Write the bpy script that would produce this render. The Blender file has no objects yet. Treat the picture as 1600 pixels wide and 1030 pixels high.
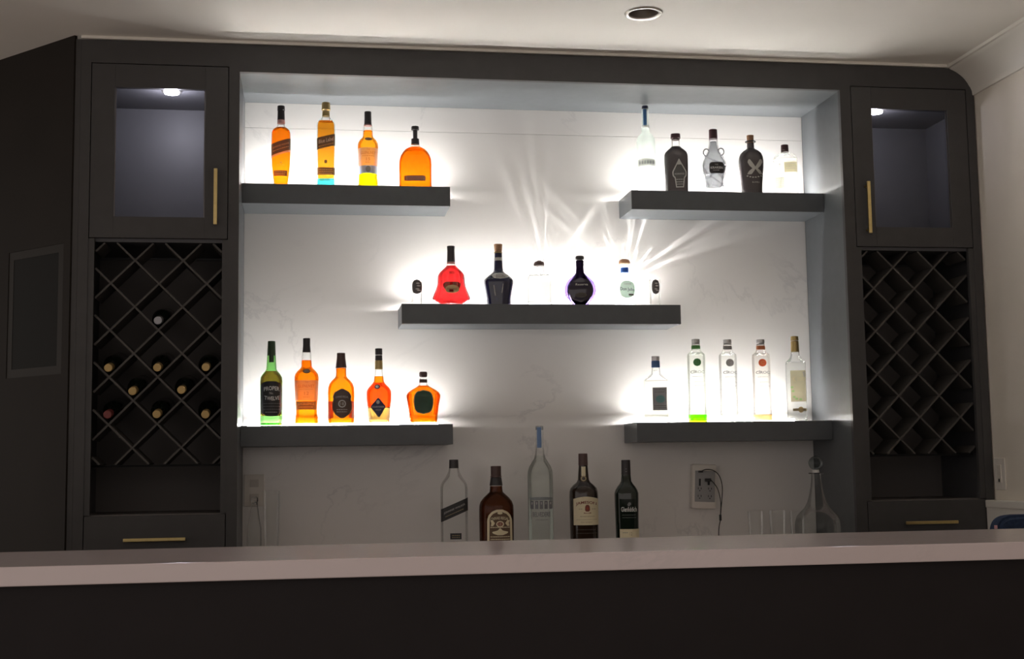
import bpy, bmesh, math, random
from mathutils import Vector, Matrix
random.seed(7)
S = bpy.context.scene
COL = S.collection

# ------------------------------------------------------------------ camera
CAM = Vector((.2478, -4.7362, 1.2647)); YAW, PITCH, ROLL, FPX = .1537, .1019, -.0144, 2060.26
_f = Vector((math.sin(YAW)*math.cos(PITCH), math.cos(YAW)*math.cos(PITCH), math.sin(PITCH)))
_r0 = Vector((math.cos(YAW), -math.sin(YAW), 0)); _u0 = _r0.cross(_f)
_r = _r0*math.cos(ROLL) + _u0*math.sin(ROLL); _u = -_r0*math.sin(ROLL) + _u0*math.cos(ROLL)
cd = bpy.data.cameras.new('camera'); cam = bpy.data.objects.new('camera', cd); COL.objects.link(cam)
cd.sensor_width = 36; cd.sensor_fit = 'HORIZONTAL'; cd.lens = FPX*36/1600; cd.clip_start = .05; cd.clip_end = 60
cam.matrix_world = Matrix(((_r.x, _u.x, -_f.x, CAM.x), (_r.y, _u.y, -_f.y, CAM.y), (_r.z, _u.z, -_f.z, CAM.z), (0, 0, 0, 1)))
S.camera = cam

# ------------------------------------------------------------------ view, world, light levels
vs = S.view_settings
S.display_settings.display_device = 'sRGB'
vs.view_transform = 'Standard'; vs.look = 'None'; vs.gamma = 1; vs.exposure = 0; vs.use_curve_mapping = False
cy = S.cycles
cy.max_bounces = 12; cy.transparent_max_bounces = 24; cy.transmission_bounces = 10; cy.glossy_bounces = 5; cy.diffuse_bounces = 5
cy.caustics_reflective = False; cy.caustics_refractive = False; cy.sample_clamp_indirect = 40; cy.use_denoising = True
AMBIENT = (.71, .635, .585)          # the dim room behind the camera
LED_POWER = 290.0                      # radiance of the shelf strips
PUCK_POWER = 3.4
w = bpy.data.worlds.new('dim_room'); S.world = w; w.use_nodes = True
bg = w.node_tree.nodes['Background']; bg.inputs[0].default_value = (*AMBIENT, 1); bg.inputs[1].default_value = 1.0

# ------------------------------------------------------------------ helpers
def ray(px, py): return _f*FPX + _r*(px-800) - _u*(py-515)
def at(px, py, Y):
    d = ray(px, py); return CAM + d*((Y-CAM.y)/d.y)

def tag(o, label=None, cat=None, group=None, kind=None):
    if label: o['label'] = label
    if cat: o['category'] = cat
    if group: o['group'] = group
    if kind: o['kind'] = kind
    return o
def thing(name, label, cat, loc=(0, 0, 0), rz=0, group=None):
    o = bpy.data.objects.new(name, None); COL.objects.link(o); o.location = loc; o.rotation_euler = (0, 0, rz)
    o.empty_display_size = .05
    return tag(o, label, cat, group)
def link(name, me, parent=None):
    o = bpy.data.objects.new(name, me); COL.objects.link(o)
    if parent is not None: o.parent = parent
    return o
def wloc(p):
    v = Vector((0, 0, 0))
    while p is not None: v += p.location; p = p.parent
    return v
def obj(name, bm, mat, parent=None, world=False, smooth=None):
    """one mesh object from a bmesh; world=True: coordinates are in room space and get moved into the parent's space"""
    if world and parent is not None: bmesh.ops.translate(bm, verts=bm.verts, vec=-wloc(parent))
    me = bpy.data.meshes.new(name); bm.normal_update(); bm.to_mesh(me); bm.free()
    if mat: me.materials.append(mat)
    if smooth is not None:
        me.polygons.foreach_set('use_smooth', [True]*len(me.polygons))
        me.set_sharp_from_angle(angle=math.radians(smooth))
    return link(name, me, parent)
def bx(x0, x1, y0, y1, z0, z1, bev=0, bm=None):
    b = bmesh.new()
    g = bmesh.ops.create_cube(b, size=1)
    bmesh.ops.scale(b, verts=b.verts, vec=(x1-x0, y1-y0, z1-z0))
    bmesh.ops.translate(b, verts=b.verts, vec=((x0+x1)/2, (y0+y1)/2, (z0+z1)/2))
    if bev: bmesh.ops.bevel(b, geom=list(b.edges), offset=bev, segments=2, profile=.6, affect='EDGES')
    if bm is None: return b
    me = bpy.data.meshes.new('t'); b.to_mesh(me); b.free(); bm.from_mesh(me); bpy.data.meshes.remove(me); return bm
def prism(pts, axis, a, b2):
    """extrude a 2-D outline along an axis; pts (u,v): axis x -> (y,z), y -> (x,z), z -> (x,y)"""
    bm = bmesh.new()
    def P(u, v, t): return {'x': (t, u, v), 'y': (u, t, v), 'z': (u, v, t)}[axis]
    A = [bm.verts.new(P(u, v, a)) for u, v in pts]; B = [bm.verts.new(P(u, v, b2)) for u, v in pts]
    n = len(pts)
    for i in range(n): bm.faces.new((A[i], A[(i+1) % n], B[(i+1) % n], B[i]))
    bm.faces.new(A[::-1]); bm.faces.new(B)
    bmesh.ops.recalc_face_normals(bm, faces=bm.faces)
    return bm
def tube(pts, r, seg=10, bm=None, closed=False):
    bm = bm or bmesh.new(); P = [Vector(p) for p in pts]; rings = []; n = len(P); up = Vector((.13, .31, .94)).normalized()
    for i, p in enumerate(P):
        if closed: d = (P[(i+1) % n]-P[i-1]).normalized()
        else: d = (P[min(i+1, n-1)]-P[max(i-1, 0)]).normalized()
        s = d.cross(up)
        if s.length < .05: s = d.cross(Vector((1, 0, 0)))
        s.normalize(); t = s.cross(d)
        rings.append([bm.verts.new(p + s*r*math.cos(2*math.pi*k/seg) + t*r*math.sin(2*math.pi*k/seg)) for k in range(seg)])
    for i in range(n if closed else n-1):
        A, B = rings[i], rings[(i+1) % n]
        for k in range(seg): bm.faces.new((A[k], A[(k+1) % seg], B[(k+1) % seg], B[k]))
    if not closed: bm.faces.new(rings[0][::-1]); bm.faces.new(rings[-1])
    bmesh.ops.recalc_face_normals(bm, faces=bm.faces)
    return bm
def loft(rows, seg=36, bm=None, caps=(True, True), ripple=None):
    """rows of (z, half width, half depth, superellipse exponent)"""
    bm = bm or bmesh.new(); rings = []
    for z, a, b, n in rows:
        R = []
        for k in range(seg):
            t = 2*math.pi*(k+.5)/seg; c, s = math.cos(t), math.sin(t)
            m = 1
            if ripple: m = 1+ripple[0]*math.cos(ripple[1]*t)*max(0, min(1, (a-ripple[2])/.01))
            R.append(bm.verts.new((a*m*math.copysign(abs(c)**(2/n), c), b*m*math.copysign(abs(s)**(2/n), s), z)))
        rings.append(R)
    for A, B in zip(rings, rings[1:]):
        for k in range(seg): bm.faces.new((A[k], A[(k+1) % seg], B[(k+1) % seg], B[k]))
    if caps[0]: bm.faces.new(rings[0])
    if caps[1]: bm.faces.new(rings[-1])
    bmesh.ops.recalc_face_normals(bm, faces=bm.faces)
    return bm

# ------------------------------------------------------------------ materials
def nt(name):
    m = bpy.data.materials.new(name); m.use_nodes = True; t = m.node_tree; t.nodes.clear()
    out = t.nodes.new('ShaderNodeOutputMaterial'); return m, t, out
def N(t, kind, **kw):
    n = t.nodes.new(kind)
    for k, v in kw.items():
        if k.startswith('i_'): n.inputs[k[2:].replace('_', ' ')].default_value = v
        else: setattr(n, k, v)
    return n
def pbr(name, col, rough=.5, metal=0, spec=.5, noise=0, scale=30, bump=0, coat=0, trans=0, ior=1.45):
    m, t, out = nt(name); b = N(t, 'ShaderNodeBsdfPrincipled')
    b.inputs['Base Color'].default_value = (*col, 1); b.inputs['Roughness'].default_value = rough
    b.inputs['Metallic'].default_value = metal; b.inputs['Specular IOR Level'].default_value = spec
    b.inputs['Coat Weight'].default_value = coat; b.inputs['Transmission Weight'].default_value = trans; b.inputs['IOR'].default_value = ior
    if noise or bump:
        tc = N(t, 'ShaderNodeTexCoord'); nz = N(t, 'ShaderNodeTexNoise'); nz.inputs['Scale'].default_value = scale; nz.inputs['Detail'].default_value = 4
        t.links.new(tc.outputs['Object'], nz.inputs['Vector'])
        if noise:
            r = N(t, 'ShaderNodeMapRange'); r.inputs['From Min'].default_value = .3; r.inputs['From Max'].default_value = .7
            r.inputs['To Min'].default_value = 1-noise; r.inputs['To Max'].default_value = 1+noise
            t.links.new(nz.outputs['Fac'], r.inputs['Value'])
            mx = N(t, 'ShaderNodeVectorMath', operation='SCALE'); mx.inputs[0].default_value = col
            t.links.new(r.outputs[0], mx.inputs['Scale']); t.links.new(mx.outputs[0], b.inputs['Base Color'])
        if bump:
            bp = N(t, 'ShaderNodeBump'); bp.inputs['Strength'].default_value = bump; bp.inputs['Distance'].default_value = .002
            t.links.new(nz.outputs['Fac'], bp.inputs['Height']); t.links.new(bp.outputs[0], b.inputs['Normal'])
    t.links.new(b.outputs[0], out.inputs[0]); return m
def thin_glass(name, tint=(.98, .985, .98), edge=(.70, .72, .71), gloss=.9, refl=.55):
    """a thin wall of glass: straight-through light, longer and darker path at grazing angles, plus surface reflection"""
    m, t, out = nt(name)
    lw = N(t, 'ShaderNodeLayerWeight'); lw.inputs['Blend'].default_value = .35
    pw = N(t, 'ShaderNodeMath', operation='POWER'); pw.inputs[1].default_value = 4
    mixc = N(t, 'ShaderNodeMix', data_type='RGBA'); mixc.inputs['A'].default_value = (*tint, 1); mixc.inputs['B'].default_value = (*edge, 1)
    tr = N(t, 'ShaderNodeBsdfTransparent'); gl = N(t, 'ShaderNodeBsdfGlossy'); gl.inputs['Roughness'].default_value = .03; gl.inputs['Color'].default_value = (gloss, gloss, gloss, 1)
    fr = N(t, 'ShaderNodeFresnel'); fr.inputs['IOR'].default_value = 1.4
    ms = N(t, 'ShaderNodeMixShader')
    L = t.links.new
    L(lw.outputs['Facing'], pw.inputs[0]); L(pw.outputs[0], mixc.inputs['Factor']); L(mixc.outputs['Result'], tr.inputs[0])
    fm = N(t, 'ShaderNodeMath', operation='MULTIPLY'); fm.inputs[1].default_value = refl; L(fr.outputs[0], fm.inputs[0])
    L(fm.outputs[0], ms.inputs[0]); L(tr.outputs[0], ms.inputs[1]); L(gl.outputs[0], ms.inputs[2]); L(ms.outputs[0], out.inputs[0])
    return m
def liquid(name, col, ior=1.12, rough=0):
    m, t, out = nt(name); r = N(t, 'ShaderNodeBsdfGlass'); r.inputs['Color'].default_value = (*col, 1)
    r.inputs['IOR'].default_value = ior; r.inputs['Roughness'].default_value = rough
    t.links.new(r.outputs[0], out.inputs[0]); return m
def frosted(name, col):
    m, t, out = nt(name)
    d = N(t, 'ShaderNodeBsdfDiffuse'); d.inputs[0].default_value = (*col, 1)
    tr = N(t, 'ShaderNodeBsdfTransparent'); tr.inputs[0].default_value = (*[min(1, c*1.04) for c in col], 1)
    tl = N(t, 'ShaderNodeBsdfTranslucent'); tl.inputs[0].default_value = (*col, 1)
    m1 = N(t, 'ShaderNodeMixShader'); m1.inputs[0].default_value = .6; m2 = N(t, 'ShaderNodeMixShader'); m2.inputs[0].default_value = .55
    L = t.links.new; L(d.outputs[0], m1.inputs[1]); L(tl.outputs[0], m1.inputs[2]); L(m1.outputs[0], m2.inputs[1]); L(tr.outputs[0], m2.inputs[2]); L(m2.outputs[0], out.inputs[0])
    return m
def paper(name, col, thru=.0, tint=None, rough=.5, metal=0):
    """label stock; thru = how much light the paper lets through"""
    m, t, out = nt(name); b = N(t, 'ShaderNodeBsdfPrincipled'); b.inputs['Base Color'].default_value = (*col, 1); b.inputs['Roughness'].default_value = rough
    b.inputs['Metallic'].default_value = metal
    if thru:
        tr = N(t, 'ShaderNodeBsdfTransparent'); tr.inputs[0].default_value = (*(tint or col), 1)
        ms = N(t, 'ShaderNodeMixShader'); ms.inputs[0].default_value = thru
        t.links.new(b.outputs[0], ms.inputs[1]); t.links.new(tr.outputs[0], ms.inputs[2]); t.links.new(ms.outputs[0], out.inputs[0])
    else: t.links.new(b.outputs[0], out.inputs[0])
    return m
def emit(name, col, s):
    m, t, out = nt(name); e = N(t, 'ShaderNodeEmission'); e.inputs[0].default_value = (*col, 1); e.inputs[1].default_value = s
    t.links.new(e.outputs[0], out.inputs[0]); return m
def stone(name, base, vein, scale=1.3, rough=.15, amount=.5, width=.018):
    m, t, out = nt(name); L = t.links.new
    tc = N(t, 'ShaderNodeTexCoord'); b = N(t, 'ShaderNodeBsdfPrincipled'); b.inputs['Roughness'].default_value = rough
    n1 = N(t, 'ShaderNodeTexNoise'); n1.inputs['Scale'].default_value = scale; n1.inputs['Detail'].default_value = 9; n1.inputs['Roughness'].default_value = .62; n1.inputs['Distortion'].default_value = .6
    sub = N(t, 'ShaderNodeMath', operation='SUBTRACT'); sub.inputs[1].default_value = .5
    ab = N(t, 'ShaderNodeMath', operation='ABSOLUTE')
    mr = N(t, 'ShaderNodeMapRange'); mr.inputs['From Min'].default_value = 0; mr.inputs['From Max'].default_value = width; mr.inputs['To Min'].default_value = 1; mr.inputs['To Max'].default_value = 0
    n2 = N(t, 'ShaderNodeTexNoise'); n2.inputs['Scale'].default_value = scale*1.7; n2.inputs['Detail'].default_value = 3
    mr2 = N(t, 'ShaderNodeMapRange'); mr2.inputs['From Min'].default_value = .48; mr2.inputs['From Max'].default_value = .66; mr2.inputs['To Max'].default_value = amount
    mu = N(t, 'ShaderNodeMath', operation='MULTIPLY')
    mx = N(t, 'ShaderNodeMix', data_type='RGBA'); mx.inputs['A'].default_value = (*base, 1); mx.inputs['B'].default_value = (*vein, 1)
    L(tc.outputs['Object'], n1.inputs['Vector']); L(tc.outputs['Object'], n2.inputs['Vector'])
    L(n1.outputs['Fac'], sub.inputs[0]); L(sub.outputs[0], ab.inputs[0]); L(ab.outputs[0], mr.inputs['Value'])
    L(n2.outputs['Fac'], mr2.inputs['Value']); L(mr.outputs[0], mu.inputs[0]); L(mr2.outputs[0], mu.inputs[1]); L(mu.outputs[0], mx.inputs['Factor'])
    L(mx.outputs['Result'], b.inputs['Base Color']); L(b.outputs[0], out.inputs[0]); return m
def wood(name, c1, c2, rough=.4):
    m, t, out = nt(name); L = t.links.new
    tc = N(t, 'ShaderNodeTexCoord'); mp = N(t, 'ShaderNodeMapping'); mp.inputs['Scale'].default_value = (1.2, 9, 9)
    n = N(t, 'ShaderNodeTexNoise'); n.inputs['Scale'].default_value = 3; n.inputs['Detail'].default_value = 6
    mx = N(t, 'ShaderNodeMix', data_type='RGBA'); mx.inputs['A'].default_value = (*c1, 1); mx.inputs['B'].default_value = (*c2, 1)
    b = N(t, 'ShaderNodeBsdfPrincipled'); b.inputs['Roughness'].default_value = rough
    L(tc.outputs['Object'], mp.inputs[0]); L(mp.outputs[0], n.inputs['Vector']); L(n.outputs['Fac'], mx.inputs['Factor']); L(mx.outputs['Result'], b.inputs['Base Color']); L(b.outputs[0], out.inputs[0]); return m

M = {}
M['cab'] = pbr('charcoal_cabinet_paint', (.070, .068, .068), .45, spec=.22, noise=.05, scale=18, bump=.05)
M['cabin'] = pbr('cabinet_interior', (.09, .09, .098), .5, noise=.05)
M['shelf'] = pbr('shelf_paint', (.096, .104, .112), .40, noise=.05, scale=25, bump=.05)
M['lattice'] = pbr('lattice_paint', (.085, .079, .074), .5, spec=.2, noise=.06)
M['racken'] = pbr('rack_back', (.15, .138, .134), .7, spec=.1)
M['gap'] = pbr('shadow_gap_black', (.012, .012, .012), .8)
M['white'] = pbr('ceiling_white', (.88, .85, .79), .7, noise=.015, scale=3, bump=.03)
M['crown'] = pbr('crown_white', (.85, .82, .755), .5)
M['rwall'] = pbr('greige_wall_paint', (.80, .745, .655), .6, noise=.02, scale=5, bump=.05)
M['lwall'] = pbr('dark_brown_wall_paint', (.017, .0135, .011), .6, spec=.15, noise=.1, scale=4, bump=.05)
M['lframe'] = pbr('dark_window_frame', (.022, .019, .016), .45, spec=.15)
M['nightglass'] = pbr('night_window_glass', (.012, .012, .011), .3, spec=.05)
M['marble'] = stone('white_marble', (.80, .785, .765), (.42, .42, .43), 1.1, .22, .34, .011)
M['quartz'] = stone('white_quartz', (.79, .69, .705), (.6, .55, .56), 3, .14, .3, .02)
M['barfront'] = pbr('bar_front_paint', (.022, .0185, .020), .5, spec=.2, noise=.06, scale=9, bump=.05)
M['floor'] = wood('oak_floor', (.16, .10, .06), (.24, .16, .10))
M['gold'] = pbr('brushed_brass', (.72, .56, .25), .3, metal=1, noise=.06, scale=60)
M['led'] = emit('led_white', (1, .965, .925), LED_POWER)
M['ledalu'] = pbr('aluminium_channel', (.6, .6, .6), .4, metal=1)
M['puck'] = emit('puck_lens', (.95, .92, 1), 22)
M['steel'] = pbr('satin_nickel', (.55, .53, .5), .3, metal=1)
M['bead'] = pbr('dark_steel_bead', (.16, .15, .15), .3, metal=.8)
M['plastic'] = pbr('white_plastic', (.80, .76, .70), .35)
M['grey_plastic'] = pbr('grey_plastic', (.36, .36, .36), .4)
M['dark'] = pbr('black_plastic', (.02, .02, .022), .35)
M['cable'] = pbr('black_cable', (.025, .024, .022), .45)
M['navy'] = pbr('navy_fabric', (.022, .042, .095), .85, noise=.25, scale=90, bump=.3)
M['pink'] = pbr('pink_tag', (.75, .42, .45), .5)
# glass and contents
M['glass'] = thin_glass('clear_glass')
M['glass_faint'] = thin_glass('faint_clear_glass', (.985, .99, .985), (.72, .74, .73))
M['pane'] = thin_glass('door_pane', (.9, .9, .93), (.7, .7, .75), .8)
M['glass_green'] = thin_glass('green_bottle_glass', (.50, .82, .42), (.16, .42, .12))
M['glass_aqua'] = thin_glass('aqua_edged_glass', (.97, .98, .97), (.30, .80, .86))
M['glass_lime'] = thin_glass('lime_edged_glass', (.965, .985, .955), (.60, .80, .55))
M['glass_peach'] = thin_glass('peach_edged_glass', (.985, .965, .95), (.82, .68, .6))
M['water'] = liquid('clear_spirit', (.985, .99, .98), 1.06)
M['pale'] = liquid('pale_yellow_spirit', (.992, .99, .95), 1.06)
M['amber'] = liquid('amber_whisky', (1, .50, .07))
M['orange'] = liquid('orange_whisky', (1, .46, .05))
M['deeporange'] = liquid('deep_orange_bourbon', (.97, .39, .04))
M['gold_liq'] = liquid('golden_whisky', (1, .60, .11))
M['dull_gold'] = liquid('dull_gold_whisky', (.86, .52, .12))
M['redorange'] = liquid('red_orange_cognac', (1, .24, .06))
M['olive'] = liquid('olive_whiskey', (.76, .43, .27))
M['redliq'] = liquid('red_cognac', (.72, .13, .135))
M['brownliq'] = liquid('brown_whisky', (.42, .20, .10))
M['smokeliq'] = liquid('grey_spirit', (.55, .56, .57), 1.25)
M['frost'] = frosted('frosted_glass', (.83, .875, .85))
M['darkglass'] = pbr('near_black_glass', (.11, .095, .10), .08, coat=.3)
M['darkbrown'] = pbr('dark_brown_glass', (.028, .016, .010), .08, coat=.3)
M['darkgreen'] = pbr('dark_green_glass', (.012, .020, .014), .08, coat=.3)
M['darkblue'] = pbr('dark_blue_glaze', (.013, .015, .048), .05, coat=.6)
M['darkviolet'] = pbr('dark_violet_glass', (.020, .014, .034), .05, coat=.6)
M['violetrim'] = liquid('violet_glass', (.55, .45, .80))
# caps and labels
M['blackcap'] = pbr('black_cap', (.035, .030, .032), .4)
M['browncap'] = pbr('brown_cap', (.09, .05, .045), .45)
M['maroon'] = pbr('maroon_cap', (.07, .03, .035), .4)
M['goldcap'] = pbr('gold_cap', (.46, .34, .14), .35, metal=.6)
M['cork'] = pbr('cork_wood', (.36, .20, .11), .7, noise=.2, scale=120)
M['copper'] = pbr('copper_brown_wood', (.50, .27, .15), .5, noise=.15, scale=60)
M['silver'] = pbr('silver_cap', (.55, .54, .54), .3, metal=.7)
M['greencap'] = pbr('dark_green_foil', (.035, .075, .03), .4)
M['pinkband'] = paper('pink_foil', (.55, .30, .28))
M['l_black'] = paper('black_label', (.045, .038, .030), .12, (.8, .6, .4))
M['l_black2'] = paper('solid_black_label', (.028, .027, .028))
M['l_brown'] = paper('brown_label', (.15, .09, .05), .15, (.8, .6, .4))
M['l_cream'] = paper('cream_label', (.80, .72, .50), .0)
M['l_cream_b'] = paper('backlit_cream_label', (.78, .62, .46), .45, (.95, .80, .62))
M['l_pink_b'] = paper('backlit_pink_cream_label', (.80, .62, .52), .45, (1, .86, .72))
M['l_yellow_b'] = paper('backlit_pale_yellow_label', (.80, .74, .50), .55, (.90, .84, .60))
M['l_grey'] = paper('grey_label', (.26, .26, .28), .1)
M['l_greyline'] = paper('grey_print', (.22, .22, .23), .15)
M['l_faint'] = paper('faint_grey_print', (.40, .39, .37), .35, (.8, .8, .78))
M['l_white'] = paper('white_print', (.80, .80, .78))
M['l_silver'] = paper('silver_print', (.50, .49, .46), rough=.35, metal=.4)
M['l_pale'] = paper('pale_outline_print', (.55, .54, .52))
M['l_gold'] = paper('gold_label', (.55, .42, .20), .1, rough=.4, metal=.3)
M['l_goldprint'] = paper('gold_print', (.42, .34, .20))
M['l_green'] = paper('green_label', (.035, .085, .050))
M['l_greenseal'] = paper('green_seal', (.08, .27, .09), .1)
M['l_redseal'] = paper('red_orange_seal', (.85, .13, .04), .3, (1, .25, .1))
M['l_greyseal'] = paper('grey_seal', (.42, .41, .40), .2)
M['l_greenband'] = paper('green_band', (.12, .34, .10), .2, (.4, .8, .3))
M['l_redband'] = paper('orange_band', (.75, .28, .12), .3, (1, .5, .3))
M['l_greyband'] = paper('grey_band', (.40, .39, .38), .2)
M['l_limebase'] = paper('lime_base', (.30, .85, .02), .75, (.35, 1, .02))
M['l_peachbase'] = paper('peach_base', (.9, .62, .35), .7, (1, .80, .52))
M['l_blue'] = paper('blue_paper_band', (.02, .13, .62))
M['l_bluestrip'] = paper('blue_neck_strip', (.04, .13, .30), .15)
M['l_bluestrip2'] = paper('pale_blue_neck_strip', (.16, .27, .50), .1)
M['l_navy'] = paper('navy_label', (.04, .045, .12), .05)
M['l_mint'] = paper('mint_label', (.66, .82, .75), .10, (.85, 1, .92))
M['l_bluegrey'] = paper('blue_grey_band', (.50, .60, .80), .12, (.62, .76, .98))
M['l_red'] = paper('red_band', (.55, .10, .05), .3, (.9, .25, .1))
M['l_redprint'] = paper('dark_red_print', (.22, .05, .03))
M['l_darkprint'] = paper('dark_print', (.06, .05, .045))
M['l_brownprint'] = paper('brown_print', (.34, .20, .14), .2, (.7, .5, .4))
M['l_yellowbase'] = paper('yellow_base', (.95, .80, .02), .8, (1, .90, .02))
M['l_creamband'] = paper('backlit_cream_foot', (.80, .68, .42), .6, (1, .85, .55))

# ------------------------------------------------------------------ room
D, SF, NX = .41, .20, 2.28                 # niche depth, shelf front, niche width
ZC, ZT = 2.803, 2.690                      # ceiling, niche soffit
XL, XR, XW = -.552, 2.835, 2.84            # tower ends, right wall
def struct(name, bm, mat, smooth=None, parent=None):
    o = obj(name, bm, mat, parent, world=parent is not None, smooth=smooth)
    if parent is None: o['kind'] = 'structure'
    return o
struct('floor', bx(-4.2, XW+.1, -6.2, 2.6, -.1, 0), M['floor'])
# ceiling with a round hole for the recessed light
hc = Vector((1.385, -.457, ZC)); hr = .058
def ceiling_mesh():
    bm = bmesh.new(); x0, x1, y0, y1 = -4.2, XW+.1, -6.2, 2.6; n = 64; A, B = [], []; A2 = []
    for k in range(n):
        t = 2*math.pi*k/n; c, s = math.cos(t), math.sin(t)
        A.append(bm.verts.new((hc.x+hr*c, hc.y+hr*s, ZC))); A2.append(bm.verts.new((hc.x+hr*c, hc.y+hr*s, ZC+.1)))
        kx = ((x1-hc.x)/c if c > 1e-9 else (x0-hc.x)/c if c < -1e-9 else 1e9); ky = ((y1-hc.y)/s if s > 1e-9 else (y0-hc.y)/s if s < -1e-9 else 1e9)
        q = min(kx, ky); B.append(bm.verts.new((hc.x+q*c, hc.y+q*s, ZC)))
    for k in range(n):
        j = (k+1) % n; bm.faces.new((A[k], B[k], B[j], A[j])); bm.faces.new((A[k], A[j], A2[j], A2[k]))
    for cx, cyy in ((x0, y0), (x1, y0), (x0, y1), (x1, y1)):
        a = math.atan2(cyy-hc.y, cx-hc.x) % (2*math.pi); k = int(a/(2*math.pi)*n); v = bm.verts.new((cx, cyy, ZC)); bm.faces.new((B[k], v, B[(k+1) % n]))
    # roof slab above
    bx(x0, x1, y0, y1, ZC+.1, ZC+.2, bm=bm)
    bmesh.ops.recalc_face_normals(bm, faces=bm.faces); return bm
struct('ceiling', ceiling_mesh(), M['white'])
struct('wall_right', bx(XW, XW+.1, -6.2, D+.12, 0, ZC), M['rwall'])
wb = thing('wall_back', 'white marble slab wall behind the floating shelves', 'wall', (0, D, 0)); wb['kind'] = 'structure'
del wb['category']
struct('wall_panel', bx(XL, XW, D+.02, D+.12, 0, ZC), M['rwall'], parent=wb)
SEAM = 2.590
obj('slab', bx(.0, NX, D, D+.02, .5, SEAM-.0006), M['marble'], wb, world=True)
obj('slab', bx(.0, NX, D, D+.02, SEAM+.0006, ZC-.002), M['marble'], wb, world=True)
# angled wall at the left, running back from the cabinet's corner, with a dark window in it
def angled(u0, u1, v0, v1, z0, z1, bev=0):
    """box in the angled wall's own frame: u along the wall (away to the left), v out of the wall"""
    b = bx(u0, u1, v0, v1, z0, z1, bev)
    bmesh.ops.transform(b, verts=b.verts, matrix=Matrix.Translation((-.570, .006, 0)) @ Matrix.Rotation(math.radians(135), 4, 'Z') @ Matrix.Scale(-1, 4, (0, 1, 0)))
    bmesh.ops.reverse_faces(b, faces=b.faces)
    return b
# window hole u .0..   (four wall pieces around it)
U0, U1, Z0, Z1 = .035, .365, 1.60, 2.06
bmw = angled(-.004, U0, -.012, 0, 0, ZC)
for a in ((U1, 3.3, -.012, 0, 0, ZC), (U0, U1, -.012, 0, 0, Z0), (U0, U1, -.012, 0, Z1, ZC)):
    me_ = bpy.data.meshes.new('t'); b_ = angled(*a); b_.to_mesh(me_); b_.free(); bmw.from_mesh(me_); bpy.data.meshes.remove(me_)
struct('wall_left', bmw, M['lwall'])
w1 = thing('window_1', 'dark window in the angled brown wall left of the cabinets', 'window', (-.57, .02, 0)); w1['kind'] = 'structure'; del w1['category']
def wpart(name, a, mat, parent=w1):
    return obj(name, angled(*a), mat, parent, world=True)
wpart('frame', (U0, U0+.03, -.010, .012, Z0, Z1), M['lframe']); wpart('frame', (U1-.03, U1, -.010, .012, Z0, Z1), M['lframe'])
wpart('frame', (U0+.03, U1-.03, -.010, .012, Z1-.03, Z1), M['lframe']); wpart('frame', (U0+.03, U1-.03, -.010, .012, Z0, Z0+.03), M['lframe'])
wpart('pane', (U0+.03, U1-.03, -.009, -.005, Z0+.03, Z1-.03), M['nightglass'])
wpart('mullion', (U0+.085, U0+.10, -.005, .004, Z0+.03, Z1-.03), M['lframe'])
tr = struct('trim_3', angled(-.0, 2.6, 0, .05, 2.147, 2.23), pbr('dark_red_brown_valance', (.016, .010, .009), .6))
# chair rail on the right wall
cr = thing('trim_2', 'white ledge along the right wall', 'trim', (XW, 0, 0)); cr['kind'] = 'structure'; del cr['category']
obj('rail_cap', bx(XW-.045, XW, -6.1, -.004, 1.075, 1.104, .004), M['crown'], cr, world=True)
obj('rail_face', bx(XW-.040, XW, -6.1, -.004, 0, 1.075), M['crown'], cr, world=True)
# crown moulding on the right wall (cove profile)
def crown_pts(x_wall, sgn=-1):
    pts = [(x_wall, ZC), (x_wall, ZC-.118), (x_wall+sgn*.010, ZC-.118), (x_wall+sgn*.012, ZC-.100)]
    for k in range(9):
        a = k/8*math.pi/2
        pts.append((x_wall+sgn*(.014+.082*(1-math.cos(a))*.55+.082*.45*k/8), ZC-.096+.080*(math.sin(a)*.55+.45*k/8)))
    pts += [(x_wall+sgn*.100, ZC-.012), (x_wall+sgn*.112, ZC-.012), (x_wall+sgn*.112, ZC)]
    return pts
struct('trim_1', prism(crown_pts(XW), 'y', -6.1, D+.02), M['crown'], smooth=35)
struct('trim_4', bx(XL, XW-.115, -.012, .0, ZC-.011, ZC, .002), M['crown'])

# ------------------------------------------------------------------ built-in cabinetry
# surround of the niche: header, soffit and the two lit side panels
ns = thing('niche_header', 'grey painted header and soffit over the lit marble niche', 'cabinetry', (NX/2, 0, ZT))
obj('header_panel', bx(.0, NX, 0, .02, ZT, ZC-.012), M['cab'], ns, world=True)
obj('soffit', bx(.0, NX, .02, D-.001, ZT, ZT+.02), M['shelf'], ns, world=True)

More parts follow.
